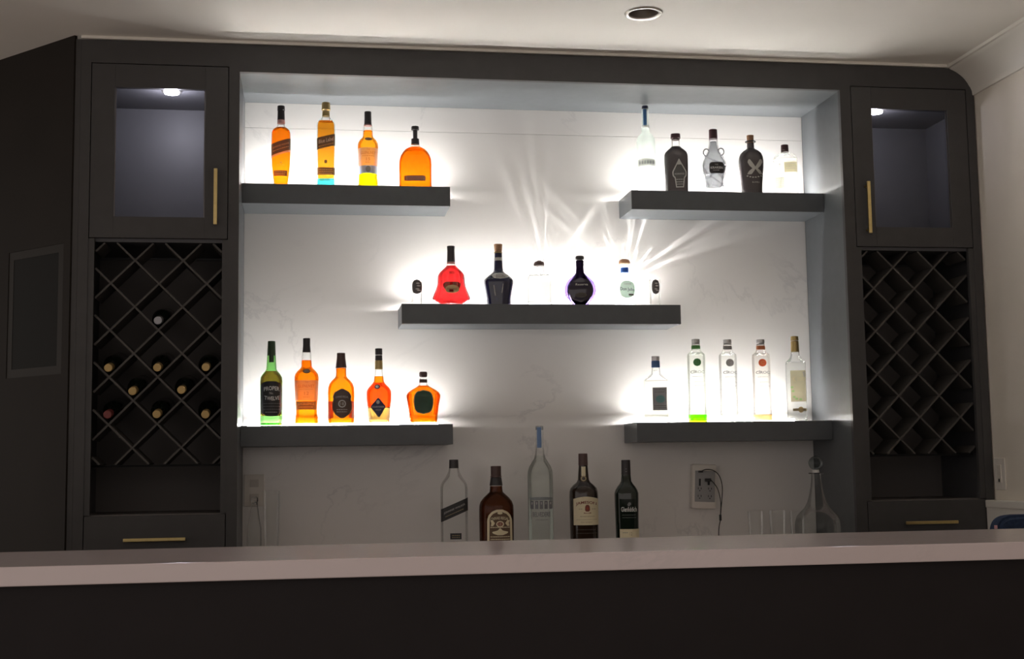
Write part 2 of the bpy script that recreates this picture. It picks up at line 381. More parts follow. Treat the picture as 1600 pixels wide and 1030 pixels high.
def tower(name, label, x0, x1, hinge_left, crown_cut):
    """tall cabinet: glazed door with a puck light, diagonal wine rack, drawer"""
    t = thing(name, label, 'cabinet', ((x0+x1)/2, 0, 0), 0, 'tall cabinets beside the niche')
    P = lambda n, bm, m, par=t, sm=None: obj(n, bm, m, par, world=True, smooth=sm)
    wd = .474; c = -.277 if hinge_left else 2.5625
    dx0, dx1 = c-wd/2, c+wd/2
    zd0, zd1 = 2.078, 2.705; zr0 = 1.110
    rx0, rx1 = c-.2195, c+.2195
    # sides, top, back, bottoms
    xi0, xi1 = (x0, -.020) if hinge_left else (NX+.020, x1)
    P('side_panel', bx(xi0, xi0+.018, .021, D, .0, ZC-.03), M['cabin']); P('side_panel', bx(xi1-.018, xi1, .021, D, .0, ZC-.03), M['cabin'])
    P('back_panel', bx(xi0+.018, xi1-.018, D-.03, D-.012, zd0-.02, ZC-.03), M['cabin'])
    P('rack_back', bx(xi0+.018, xi1-.018, D-.03, D-.012, .1, zd0-.021), M['racken'])
    P('top_panel', bx(xi0+.018, xi1-.018, .021, D-.03, 2.645, 2.665), M['cabin'])
    P('divider', bx(xi0+.018, xi1-.018, .021, D-.03, zd0-.012, zd0+.006), M['cabin'])
    P('rack_floor', bx(xi0+.018, xi1-.018, .021, D-.03, zr0-.018, zr0), M['racken'])
    P('niche_side', bx(*((-.0185, -.0005) if hinge_left else (NX+.0005, NX+.0185)), .0202, D-.001, .86, ZT+.02), M['shelf'])
    # face frame
    if crown_cut:   # top filler scribed round the crown moulding
        cp = crown_pts(XW)
        low = [(x, z) for x, z in cp[2:]]      # from the wall side up to the ceiling edge
        pts = [(x0, zd1+.003), (x1, zd1+.003)] + [(min(x, x1) , z) for x, z in low if z > zd1+.004] + [(x0, ZC-.012)]
        q = []
        for p in pts:
            p = (p[0]-.002 if p[0] > x0+.01 and p[1] > zd1+.004 else p[0], min(p[1], ZC-.012))
            if not q or (abs(p[0]-q[-1][0])+abs(p[1]-q[-1][1])) > 1e-5: q.append(p)
        P('top_filler', prism(q, 'y', 0, .02), M['cab'])
    else: P('top_filler', bx(x0, x1, 0, .02, zd1+.003, ZC-.012), M['cab'])
    if hinge_left: P('scribe_filler', bx(x0-.0185, x0-.0005, 0, .02, 0, ZC-.012), M['cab'])
    P('stile', bx(x0, dx0-.003, 0, .02, 0, zd1+.003 if not crown_cut else zd1+.003), M['cab'])
    P('stile', bx(dx1+.003, x1, 0, .02, 0, zd1+.003), M['cab'])
    P('rack_stile', bx(dx0-.003, rx0, .003, .02, zr0, zd0-.003), M['cab']); P('rack_stile', bx(rx1, dx1+.003, .003, .02, zr0, zd0-.003), M['cab'])
    P('gap_backing', bx(dx0-.003, dx0+.03, .0195, .022, zd0, zd1+.003), M['gap']); P('gap_backing', bx(dx1-.03, dx1+.003, .0195, .022, zd0, zd1+.003), M['gap'])
    P('gap_backing', bx(dx0, dx1, .0195, .022, zd1-.03, zd1+.003), M['gap'])
    # door
    st = .080
    door = thing('door', None, None, (dx0-(x0+x1)/2, 0, zd0)); door.parent = t
    def Q(n, bm, m, sm=None): return obj(n, bm, m, door, world=True, smooth=sm)
    Q('stile', bx(dx0, dx0+st, 0, .0195, zd0, zd1, .001), M['cab']); Q('stile', bx(dx1-st, dx1, 0, .0195, zd0, zd1, .001), M['cab'])
    Q('rail', bx(dx0+st, dx1-st, 0, .0195, zd1-.085, zd1, .001), M['cab']); Q('rail', bx(dx0+st, dx1-st, 0, .0195, zd0, zd0+.076, .001), M['cab'])
    for a in ((dx0+st, dx0+st+.004, zd0+.076, zd1-.085), (dx1-st-.004, dx1-st, zd0+.076, zd1-.085)): Q('glazing_bead', bx(a[0], a[1], .006, .012, a[2], a[3]), M['bead'])
    Q('pane', bx(dx0+st, dx1-st, .012, .015, zd0+.076, zd1-.085), M['pane'])
    hx = dx1-.040 if hinge_left else dx0+.043
    h = bx(hx-.0065, hx+.0065, -.034, -.024, zd0+.046, zd0+.248, .002)
    for zz in (zd0+.062, zd0+.232): bx(hx-.004, hx+.004, -.025, .0, zz-.004, zz+.004, bm=h)
    Q('handle', h, M['gold'])
    # lattice: crossed slats, cut to the opening
    CXL, ZN, P_ = c, 1.920, .166; zl0, zl1 = 1.282, zd0-.013; th = .0042
    for sg in (1, -1):
        for k in range(-12, 13):
            # line  z = ZN + sg*(x-CXL) + k*P_
            xs = sorted([CXL+sg*(zl0-ZN-k*P_), CXL+sg*(zl1-ZN-k*P_)])
            xa, xb = max(xs[0], rx0+.001), min(xs[1], rx1-.001)
            if xb-xa < .012: continue
            za, zb = ZN+sg*(xa-CXL)+k*P_, ZN+sg*(xb-CXL)+k*P_
            d = Vector((xb-xa, 0, zb-za)); L = d.length; d.normalize(); nrm = Vector((-d.z, 0, d.x))
            y0 = .024 if sg == (1 if not hinge_left else -1) else .028
            bm = bmesh.new(); pa, pb = Vector((xa, 0, za)), Vector((xb, 0, zb))
            vs_ = []
            for yy in (y0, .17):
                for p, s_ in ((pa, -1), (pb, -1), (pb, 1), (pa, 1)):
                    v = p+nrm*th*s_; vs_.append(bm.verts.new((min(max(v.x, rx0), rx1), yy, min(max(v.z, zl0), zl1))))
            for f in ((0, 1, 2, 3), (7, 6, 5, 4), (0, 4, 5, 1), (1, 5, 6, 2), (2, 6, 7, 3), (3, 7, 4, 0)): bm.faces.new([vs_[i] for i in f])
            bmesh.ops.recalc_face_normals(bm, faces=bm.faces)
            P('slat', bm, M['lattice'])
    P('lattice_rail', bx(xi0+.018, xi1-.018, .11, .17, zl0-.008, zl0-.0005), M['gap'])
    # drawer and lower door
    dr = thing('drawer', None, None, (dx0-(x0+x1)/2, 0, .93)); dr.parent = t
    obj('front', bx(dx0, dx1, .0, .0195, .935, zr0-.004, .001), M['cab'], dr, world=True)
    pc = c+.002; h = bx(pc-.104, pc+.104, -.034, -.024, 1.0185, 1.0305, .002)
    for xx in (pc-.085, pc+.085): bx(xx-.004, xx+.004, -.025, .0, 1.0205, 1.0285, bm=h)
    obj('handle', h, M['gold'], dr, world=True)
    P('lower_door', bx(dx0, dx1, .0, .0195, .11, .929, .001), M['cab'])
    P('plinth', bx(x0, x1, .03, .05, 0, .10), M['gap'])
    return t
tower('tall_cabinet', 'dark grey tall cabinet with glazed door and wine bottles in its rack, left of niche', XL, 0, True, False)
tower('tall_cabinet', 'dark grey tall cabinet with glazed door and empty wine rack, right of niche', NX, XR, False, True)

# puck lights inside the two glazed cabinets
def puck(x, y, label, power):
    z = 2.645
    t = thing('puck_light', label, 'light', (x, y, z), 0, 'puck lights in the glazed cabinets')
    obj('housing', loft([(-.014, .036, .036, 2), (0, .038, .038, 2)], 32), M['steel'], t, smooth=40)
    obj('lens', loft([(-.021, .016, .016, 2), (-.0195, .026, .026, 2), (-.0142, .028, .028, 2)], 32), M['puck'], t, smooth=50)
    ld = bpy.data.lights.new('puck_lamp', 'POINT'); ld.energy = power; ld.color = (.94, .92, 1); ld.shadow_soft_size = .02
    lo = bpy.data.objects.new('puck_lamp', ld); COL.objects.link(lo); lo.parent = t; lo.location = (0, 0, -.045)
puck(-.247, .085, 'lit round puck light in the left glazed cabinet', PUCK_POWER)
puck(2.462, .085, 'lit round puck light in the right glazed cabinet', PUCK_POWER*.55)

# back counter and base units between the towers
bc = thing('back_counter', 'white worktop under the niche that carries the large bottles', 'worktop', (NX/2, .2, .87))
obj('slab', bx(.001, NX-.001, -.02, D-.001, .87, .91, .003), M['quartz'], bc, world=True)
for k in range(4):
    x0 = .002+k*(NX-.004)/4; x1 = x0+(NX-.004)/4-.002
    b = thing('base_cabinet', ['first', 'second', 'third', 'fourth'][k]+' base cabinet from the left under the white worktop', 'cabinet', ((x0+x1)/2, .2, 0), 0, 'base cabinets under the worktop')
    obj('carcass', bx(x0, x1, .021, D-.001, .10, .869), M['cabin'], b, world=True)
    obj('door', bx(x0+.002, x1-.002, .0, .020, .11, .865, .0015), M['cab'], b, world=True)
    obj('plinth', bx(x0, x1, .05, .07, 0, .10), M['gap'], b, world=True)

# floating shelves with their light strips
def shelf(label, x0, x1, z, l0, l1):
    t = thing('floating_shelf', label, 'shelf', ((x0+x1)/2, D, z-.0757), 0, 'floating shelves in the niche')
    obj('board', bx(x0, x1, SF, D-.0005, z-.0757, z, .0012), M['shelf'], t, world=True)
    obj('light_channel', bx(l0-.004, l1+.004, .333, .353, z-.0003, z+.002), M['ledalu'], t, world=True)
    bm = bx(l0, l1, .338, .348, z+.0042, z+.0050)
    bmesh.ops.rotate(bm, verts=bm.verts, cent=(0, .343, z+.0046), matrix=Matrix.Rotation(math.radians(25), 3, 'X'))
    obj('light_strip', bm, M['led'], t, world=True)
    return z
ZA, ZM, ZL = 2.324, 1.873, 1.4185
shelf('charcoal floating shelf at top left with four amber bottles', .0005, .781, ZA, .02, .755)
shelf('charcoal floating shelf at top right with five dark and clear bottles', 1.4917, NX-.0005, ZA, 1.52, NX-.03)
shelf('long charcoal floating shelf in the middle of the marble wall', .5933, 1.678, ZM, .63, 1.60)
shelf('charcoal floating shelf at lower left with green and orange bottles', .0005, .7831, ZL, .02, .74)
shelf('charcoal floating shelf at lower right with five clear bottles', 1.4917, NX-.0005, ZL, 1.52, NX-.10)

# bar in front
BY1, BY2, BZ = -1.343, -1.874, 1.07
bar = thing('bar_counter', 'long bar with pale quartz top and dark front crossing the foreground', 'bar', (.8, BY2+.25, 0))
obj('worktop', bx(-2.3, XW-.046, BY2, BY1, BZ-.040, BZ, .0025), M['quartz'], bar, world=True)
obj('front_panel', bx(-2.26, XW-.046, BY2+.030, BY2+.050, .10, BZ-.0405, .0008), M['barfront'], bar, world=True)
obj('end_panel', bx(-2.28, -2.261, BY2+.030, BY1-.02, 0, BZ-.0405), M['barfront'], bar, world=True)
obj('back_panel', bx(-2.26, XW-.046, BY1-.05, BY1-.03, .10, BZ-.0405), M['barfront'], bar, world=True)
obj('plinth', bx(-2.26, XW-.046, BY2+.08, BY1-.06, 0, .0995), M['gap'], bar, world=True)

# recessed ceiling light
dl = thing('recessed_light', 'unlit round recessed light in the white ceiling', 'light', (hc.x, hc.y, ZC))
bm = loft([(-.001, .066, .066, 2), (-.006, .063, .063, 2), (-.007, .060, .060, 2), (-.004, .052, .052, 2), (.0, .050, .050, 2)], 48, caps=(False, False))
obj('trim_ring', bm, M['steel'], dl, smooth=30)
obj('baffle', loft([(.0, .050, .050, 2), (.03, .047, .047, 2), (.07, .040, .040, 2)], 48, caps=(False, True)), pbr('can_baffle', (.30, .27, .24), .35, metal=.6), dl, smooth=40)
obj('bulb', loft([(.030, .012, .012, 2), (.033, .028, .028, 2), (.05, .032, .032, 2), (.065, .02, .02, 2)], 32), pbr('bulb_glass', (.40, .37, .33), .25), dl, smooth=60)

# ------------------------------------------------------------------ bottles
class Bottle:
    """prof: (picture row, half width) down the silhouette; sizes are turned into metres at the bottle's own place on the shelf"""
    def __init__(s, name, label, group, cx, ymid, Y, zb, prof, depth=1.0, n=2.0, cat='bottle'):
        p = at(cx, ymid, Y); s.zb = zb; s.cx = cx; s.Y = Y
        s.s = (p-CAM).dot(_f)/FPX
        rz = math.atan2(p.x-CAM.x, -(CAM.y-p.y)); s.root = thing(name, label, cat, (p.x, Y, zb+.0003), -rz, group)
        s.prof = [(max(0, s.z(y)) if y is not None else 0.0, hw*s.s) for y, hw in prof]
        if s.prof[-1][0] > 1e-4: s.prof.append((0.0, s.prof[-1][1]))
        s.depth, s.n = depth, n
        s.wmax = max(h for z, h in s.prof); s.wmin = min(h for z, h in s.prof)
    def z(s, y): return at(s.cx, y, s.Y).z - s.zb
    def shape(s, a):
        """neck is round, body takes the bottle's depth ratio and squareness"""
        t = max(0, min(1, (a-.52*s.wmax)/(.36*s.wmax+1e-9)))
        return a*(1+(s.depth-1)*t), 2+(s.n-2)*t
    def hw(s, z):
        P = s.prof
        if z >= P[0][0]: return P[0][1]
        for (z1, h1), (z2, h2) in zip(P, P[1:]):
            if z2 <= z <= z1: return h1 if z1 == z2 else h2+(h1-h2)*(z-z2)/(z1-z2)
        return P[-1][1]
    def rows(s, prof, inset=0):
        r = []
        for z, a in prof:
            a = max(.001, a-inset); b, n = s.shape(a); r.append((z, a, b, n))
        return r
    def front(s, x, z, off):
        a = s.hw(z); b, n = s.shape(a); a += 1e-6
        u = min(.97, abs(x)/a)
        return -(b+off)*(1-u**n)**(1/n)
    def glass(s, mat, name='glass', ripple=None, base=.004):
        P = list(s.prof)
        zl, al = P[-1]
        P[-1] = (base, al); P += [(base*.3, al*.985), (0, al*.93)]
        return obj(name, loft(s.rows(P), 40, ripple=ripple), mat, s.root, smooth=38)
    def liquid(s, y, mat, z0=.007, y0=None, name='liquid', inset=.0014, ripple=None):
        zt = s.z(y) if y is not None else s.prof[0][0]
        lo = s.z(y0) if y0 is not None else z0
        P = [(zt, s.hw(zt))] + [(z, a) for z, a in s.prof if lo+.001 < z < zt-.001] + [(lo+.003, s.hw(lo)), (lo, s.hw(lo)*.94)]
        return obj(name, loft(s.rows(P, inset), 40, ripple=ripple), mat, s.root, smooth=38)
    def cap(s, rows, mat, name='cap', dx=0, n=2, off=.0):
        R = [(s.z(y), (hw*s.s+off), (hw*s.s+off), n) for y, hw in rows]
        z, a, b, nn = R[0]; R = [(z+.0002, a*.9, b*.9, nn), (z-.0012, a, b, nn)] + R[1:]
        bm = loft(R, 28); bmesh.ops.translate(bm, verts=bm.verts, vec=(dx*s.s, 0, 0))
        return obj(name, bm, mat, s.root, smooth=40)
    def sheet(s, fx, mat, name='label', off=.0009, nx=20, ny=14, parent=None):
        """fx(u,v) -> picture (x,y) on the front of the bottle, u,v in 0..1"""
        bm = bmesh.new(); V = []
        for j in range(ny+1):
            row = []
            for i in range(nx+1):
                px, py = fx(i/nx, j/ny); x = (px-s.cx)*s.s; z = s.z(py)
                row.append(bm.verts.new((x, s.front(x, z, off), z)))
            V.append(row)
        for j in range(ny):
            for i in range(nx):
                try: bm.faces.new((V[j][i], V[j+1][i], V[j+1][i+1], V[j][i+1]))
                except ValueError: pass
        bmesh.ops.remove_doubles(bm, verts=bm.verts, dist=1e-6)
        bmesh.ops.recalc_face_normals(bm, faces=bm.faces)
        return obj(name, bm, mat, parent or s.root, smooth=60)
    def rect(s, x0, x1, y0, y1, mat, name='label', shear=0, arch=0, **k):
        """shear: the right edge stands this many rows higher; arch: the top bulges up"""
        def fx(u, v):
            top = y0-arch*(1-(2*u-1)**2); return x0+(x1-x0)*u, top+(y1-top)*v-shear*(u-.5)
        return s.sheet(fx, mat, name, **k)
    def oval(s, cx, cy_, rx, ry, mat, name='label', e=2, **k):
        def fx(u, v):
            t = 2*v-1; h = (max(0, 1-abs(t)**e))**(1/e); return cx+(2*u-1)*rx*h, cy_+t*ry
        return s.sheet(fx, mat, name, **k)
    def poly(s, rows, mat, name='label', **k):
        """rows of (y, x left, x right) from the top down"""
        def fx(u, v):
            y = rows[0][0]+(rows[-1][0]-rows[0][0])*v
            for (ya, la, ra), (yb, lb, rb) in zip(rows, rows[1:]):
                if y <= yb+1e-6:
                    t = (y-ya)/(yb-ya); return (la+(lb-la)*t)*(1-u)+(ra+(rb-ra)*t)*u, y
            return rows[-1][1]*(1-u)+rows[-1][2]*u, y
        return s.sheet(fx, mat, name, ny=k.pop('ny', 24), **k)
    def text(s, word, cx, cy_, h, mat, width=None, arc=0, shear=0, parent=None, off=.0017, name='lettering', bold=0):
        cu = bpy.data.curves.new('t', 'FONT'); cu.body = word; cu.size = 1; cu.align_x = 'CENTER'; cu.resolution_u = 3; cu.offset = bold
        o = bpy.data.objects.new('t', cu); COL.objects.link(o)
        bpy.context.view_layer.update()
        me = bpy.data.meshes.new_from_object(o.evaluated_get(bpy.context.evaluated_depsgraph_get()))
        bpy.data.objects.remove(o); bpy.data.curves.remove(cu)
        xs = [v.co.x for v in me.vertices]; ys = [v.co.y for v in me.vertices]
        if not xs: return
        w0, h0 = max(xs)-min(xs), max(ys)-min(ys); xm, ym = (max(xs)+min(xs))/2, (max(ys)+min(ys))/2
        ky = h/h0; kx = (width/w0) if width else ky
        for v in me.vertices:
            u = (v.co.x-xm)*kx; y = cy_-(v.co.y-ym)*ky
            if arc and width: y += arc*(2*u/width)**2
            y -= shear*u; x = (cx+u-s.cx)*s.s; z = s.z(y)
            v.co = (x, s.front(x, z, off), z)
        me.name = name; me.materials.clear(); me.materials.append(mat)
        return link(name, me, parent or s.root)
    def lines(s, x0, x1, ys, mat, parent=None, name='small_print', h=.9, shear=0, off=.0017):
        """rows of tiny illegible print as short dashes"""
        bm = bmesh.new(); rnd = random.Random(int(x0*7+ys[0]))
        for y in ys:
            x = x0
            while x < x1-1:
                wl = min(x1-x, rnd.uniform(1.2, 3.0)); q = []
                for xx, yy in ((x, y-h/2), (x, y+h/2), (x+wl, y+h/2), (x+wl, y-h/2)):
                    X = (xx-s.cx)*s.s; Z = s.z(yy-shear*(xx-(x0+x1)/2)); q.append(bm.verts.new((X, s.front(X, Z, off), Z)))
                bm.faces.new(q); x += wl+.7
        return obj(name, bm, mat, parent or s.root)

YB = .272
G1, G2, G3, G4, G5, G6 = ('bottles on the top left shelf', 'bottles on the top right shelf', 'bottles on the middle shelf', 'bottles on the lower left shelf', 'bottles on the lower right shelf', 'large bottles on the white worktop')

# ---- top left shelf
b = Bottle('whisky_bottle', 'orange whisky bottle with slanted black label, first from left on top left shelf', G1, 439, 250, YB, ZA,
           [(184, 5.5), (196, 5.8), (199, 7), (201.5, 10.5), (204.5, 13.3), (209, 14.8), (235, 15.2), (258, 14.4), (272, 13), (286, 11.3)], .9, 3)
b.glass(M['glass']); b.liquid(200.5, M['orange'])
b.cap([(166, 5.7), (173, 5.9), (173.3, 5.4), (188, 5.8)], M['blackcap']); b.cap([(188.1, 5.9), (193.6, 6.1)], M['pinkband'], 'collar')
l = b.rect(424.2, 453.8, 223, 241, M['l_black'], shear=10, off=.0012); b.text('JOHNNIE WALKER', 439, 230.5, 3.2, M['l_goldprint'], 25, shear=.34, parent=l); b.lines(427, 451, [235.5], M['l_goldprint'], l, shear=.34)
b.rect(424.2, 453.8, 241.2, 244, M['l_pink_b'], 'label_border', shear=10, off=.0012); b.text('♦', 439, 257, 4, M['l_brownprint'], 4, name='emblem'); b.lines(433, 445, [260.5], M['l_brownprint'])
l = b.rect(428.3, 448.7, 269, 277.5, M['l_brown'], 'foot_label', off=.0012); b.lines(430, 447, [271.5, 274.5], M['l_goldprint'], l)

b = Bottle('whisky_bottle', 'gold capped whisky bottle with turquoise glass base on top left shelf', G1, 509.3, 250, YB, ZA,
           [(180, 5.4), (183, 6), (187.5, 8.5), (190.5, 12), (193, 13.6), (197, 14.2), (240, 14.3), (288, 13.6)], .92, 4.5)
b.glass(M['glass_aqua'], base=.012); obj('glass_foot', loft([(.0012, b.hw(0)*.985, b.shape(b.hw(0))[0]*.985, 4.5), (b.z(281.4), b.hw(0)*.985, b.shape(b.hw(0))[0]*.985, 4.5)], 36), paper('turquoise_glass_foot', (.2, .7, .75), .85, (.25, .85, .92)), b.root, smooth=40); b.liquid(190.6, M['dull_gold'], y0=281, inset=.0036)
b.cap([(161, 6.4), (165, 6.6), (172.4, 6.9), (173.2, 6)], M['goldcap']); b.cap([(174.8, 5.7), (182.2, 5.9)], M['goldcap'], 'collar')
l = b.rect(495.4, 523.3, 215.3, 233.5, M['l_black'], shear=7, off=.0012); b.text('Blue Label', 509.5, 222.3, 6, M['l_silver'], 23, shear=.25, parent=l, bold=.015); b.lines(498, 521, [229.5], M['l_goldprint'], l, shear=.25)
b.lines(500, 519, [236], M['l_brownprint']); b.oval(508.8, 255.5, 2.2, 3, M['l_brownprint'], 'emblem'); 
l = b.rect(495.8, 523.2, 264.5, 276, M['l_brown'], 'foot_label', off=.0012); b.lines(499, 520, [268, 271, 274], M['l_goldprint'], l)
b.lines(501, 518, [284.3], M['l_darkprint'], name='base_print', h=1.3)

b = Bottle('whisky_bottle', 'golden whisky bottle with pink cream label and blue band on top left shelf', G1, 575, 250, YB, ZA,
           [(193, 5.6), (197, 7), (206, 7.6), (213, 8), (216, 9.6), (219.5, 13), (224, 15.6), (230, 16.3), (240, 16), (262, 14.6), (276, 14.6), (284, 15.3), (289, 15.6)])
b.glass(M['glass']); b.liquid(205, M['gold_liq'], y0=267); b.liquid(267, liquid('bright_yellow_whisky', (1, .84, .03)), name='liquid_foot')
b.cap([(175, 5.4), (186, 5.5), (195, 5.8)], M['blackcap']); b.cap([(195.2, 6), (197, 6.2)], M['pinkband'], 'collar')
b.oval(576, 220.3, 5.8, 3, M['l_brown'], 'medallion'); b.oval(576, 220.3, 4, 1.8, M['l_brownprint'], 'medallion_print', off=.0017)
l = b.rect(559.6, 590.2, 234, 261, M['l_pink_b']); b.text('THE', 575.5, 237.3, 2.6, M['l_brownprint'], 5, parent=l); b.text('GLENLIVET', 575.3, 242.3, 4.2, M['l_brownprint'], 23, parent=l, bold=.01); b.lines(566, 585, [247], M['l_brownprint'], l)
b.text('15', 575.3, 252, 4.6, M['l_brownprint'], 6, parent=l); b.lines(571, 580, [257], M['l_brownprint'], l)
l = b.rect(560.6, 589.8, 261.2, 273.8, M['l_bluegrey'], 'blue_band'); b.oval(575.3, 267.3, 4, 5, M['l_faint'], 'band_emblem', off=.0017, parent=l)

b = Bottle('bourbon_flask', 'broad orange bourbon flask with domed shoulders, last on top left shelf', G1, 649, 255, YB, ZA,
           [(220, 6), (226, 6.4), (229.5, 7.4), (231.5, 11), (234, 15.6), (238, 19.6), (243, 22.8), (250, 25), (258, 25.6), (291, 25.6)], .5, 2.6)
b.glass(M['glass']); b.liquid(231.2, M['deeporange'])
b.cap([(198, 6), (203.3, 6.2), (204, 3.6), (216.5, 3.3), (217, 4)], M['blackcap']); b.cap([(217.3, 6.2), (223, 6.3), (226, 6.4)], M['blackcap'], 'collar')
b.rect(631.5, 664.5, 277, 285.5, M['l_brown'], 'foot_label'); b.rect(634.5, 664, 278, 284.4, paper('pale_brown_plate', (.40, .30, .24), .2, (.9, .6, .4)), 'foot_plate', off=.0014); b.lines(637, 662, [280, 282.6], M['l_redprint'])

# ---- top right shelf
b = Bottle('vodka_bottle', 'tall frosted white vodka bottle with blue neck strip on top right shelf', G2, 1009.3, 230, YB, ZA,
           [(171, 5.6), (199, 5.9), (207, 6.2), (209.5, 8), (213, 11.2), (217, 13.4), (223, 14.4), (240, 14.6), (297, 14.4)])
b.glass(M['frost'])
b.cap([(166, 5), (168, 5.2), (172.5, 5)], M['darkblue'], n=2); b.rect(1006, 1011.6, 172, 197, M['l_bluestrip'], 'neck_strip'); b.cap([(198.5, 6.1), (200.2, 6.2)], M['l_white'], 'neck_ring')
l = b.rect(996, 1023, 252, 262, M['l_faint'], 'building_print', arch=1.5)
for k in range(6): b.rect(998+k*4.2, 1000.2+k*4.2, 254, 259.5, M['l_greyline'], 'window_print', off=.0016, nx=2, ny=2, parent=l)
b.text('BELVEDERE', 1010, 266, 5, M['l_greyline'], 25); b.text('VODKA', 1013, 271.5, 2.2, M['l_faint'], 13)

b = Bottle('rum_bottle', 'dark bottle with pale pointed outline label, second on top right shelf', G2, 1056.5, 255, YB, ZA,
           [(216, 6.2), (229, 6.8), (231.5, 9), (235, 13), (239, 17), (243, 18.6), (250, 18.8), (275, 18.4), (298, 18)], .62, 3.2)
b.glass(M['glass']); b.liquid(230, M['darkglass'], inset=.0008)
b.cap([(210, 7.4), (216.3, 7.8), (217.5, 6.4)], M['maroon'], n=3); b.cap([(217.6, 6.3), (219, 6.2)], M['browncap'], 'collar')
OUT = [(251, 1060.6, 1061.4), (258, 1057, 1065), (271, 1050, 1072.5), (278, 1050.6, 1072), (280, 1053.6, 1069.5), (295.5, 1055.5, 1067.5)]
l = b.poly(OUT, M['l_pale'], 'label')
b.poly([(254, 1060.7, 1061.2), (271.5, 1052, 1070.6), (277, 1052.4, 1070.2), (279.5, 1055.2, 1068), (294, 1056.8, 1066.2)], paper('dark_grey_label', (.10, .095, .09)), 'label_field', off=.0014, parent=l)
b.poly([(252.6, 1060.7, 1061.2), (260, 1057.2, 1064.8)], M['l_pale'], 'label_tip', off=.0018, parent=l, ny=6)
b.text('HORNITOS', 1061.2, 274.5, 2.8, M['l_pale'], 15, parent=l, off=.002); b.lines(1056, 1067, [283, 287, 290.5], M['l_pale'], l, off=.002)

b = Bottle('rum_bottle', 'crumpled clear glass rum bottle with two ring handles and black label', G2, 1115.5, 255, YB, ZA,
           [(214, 6.5), (226, 7), (235, 9), (240, 11.6), (246, 14.5), (252, 18.2), (258, 19.6), (266, 19), (275, 16.5), (284, 15), (298, 15.2)], .8, 2)
bm = loft(b.rows(b.prof), 44)
bmesh.ops.subdivide_edges(bm, edges=[e for e in bm.edges if abs(e.verts[0].co.z-e.verts[1].co.z) > .008], cuts=3)
for v in bm.verts:
    if .001 < v.co.z < b.z(244):
        t = math.atan2(v.co.y, v.co.x); k = 1+.055*math.sin(3*t+v.co.z*95)+.035*math.sin(5*t-v.co.z*140); v.co.x *= k; v.co.y *= k
obj('glass', bm, thin_glass('rippled_glass', (.90, .91, .92), (.12, .13, .14)), b.root, smooth=40)
b.liquid(222, M['smokeliq'], y0=292, inset=.005)
b.cap([(203, 6.4), (209, 6.6), (217.5, 6.8)], M['maroon'])
for sx in (-1, 1):
    cx_ = sx*11.2*b.s; cz = b.z(238)
    obj('handle', tube([(cx_+sx*.0002+math.cos(a)*4.6*b.s, 0, cz+math.sin(a)*5.6*b.s) for a in [2*math.pi*k/20 for k in range(20)]], .0028, 8, closed=True), thin_glass('ring_glass', (.42, .42, .43), (.2, .2, .2)), b.root, smooth=60)
# twisted glass bands wound round the body
for k, (ya, yb, ph) in enumerate(((246, 262, 0), (272, 292, .8), (284, 262, .2))):
    pts = []
    for i in range(25):
        u = i/24; x = (u*2-1)*.93; z = b.z(ya+(yb-ya)*u); a = b.hw(z)*1.02; pts.append((x*a, -(b.shape(a)[0])*math.sqrt(1-x*x)*1.02, z))
    obj('glass_band', tube(pts, .0034, 8), thin_glass('band_glass%d' % k, (.82, .83, .84), (.1, .1, .11)), b.root, smooth=60)
l = b.poly([(257.5, 1111, 1128), (260, 1108.3, 1130.5), (271.5, 1108.3, 1130.5), (274.5, 1111, 1128)], M['l_black2'], off=.0075)
b.text('KRAKEN', 1119.5, 265.8, 3.4, M['l_white'], 18.5, parent=l, off=.0085, bold=.01); b.text('THE', 1119.5, 261.3, 2, M['l_pale'], 5, parent=l, off=.0085); b.lines(1114, 1125, [269.8], M['l_pale'], l, off=.0085)

b = Bottle('rum_bottle', 'dark round shouldered rum bottle with cork and silver crossed emblem', G2, 1173.5, 255, YB, ZA,
           [(222, 5.4), (232, 5.9), (234.2, 8), (236.5, 12), (240.5, 16.4), (246, 18.8), (252, 19.7), (262, 19.4), (280, 17.6), (298, 16.6)], .7, 2.2)
b.glass(M['glass'], base=.010); b.liquid(224, M['darkglass'], z0=.006, inset=.0008)
b.cap([(212, 5.6), (222, 5.2), (225, 4.6)], M['cork'], 'cork'); b.cap([(221, 8.2), (221.8, 8.4), (222.6, 8.2)], M['dark'], 'flange')
for nm, pts in (('wing', ((252, 1170, 1172), (256, 1168, 1175), (262, 1171, 1179), (267, 1176.5, 1182))), ('wing', ((252, 1187, 1189.5), (256, 1185, 1191), (262, 1181, 1188), (267, 1178.5, 1183)))):
    b.poly(list(pts), M['l_silver'], 'emblem', ny=10)
for pts in (((265, 1177, 1181), (270, 1170, 1178), (275, 1167, 1174)), ((265, 1178.5, 1182), (270, 1182, 1188), (275, 1186, 1191))): b.poly(list(pts), M['l_silver'], 'emblem', ny=10)
for k in range(6): b.oval(1167.5+k*4.2, 277.5+2.4*math.sin(k/5*math.pi), 1.5, 1, M['l_silver'], 'emblem_dot', nx=6, ny=6)
b.text('BUMBU', 1180, 287.5, 2.4, M['l_silver'], 11)

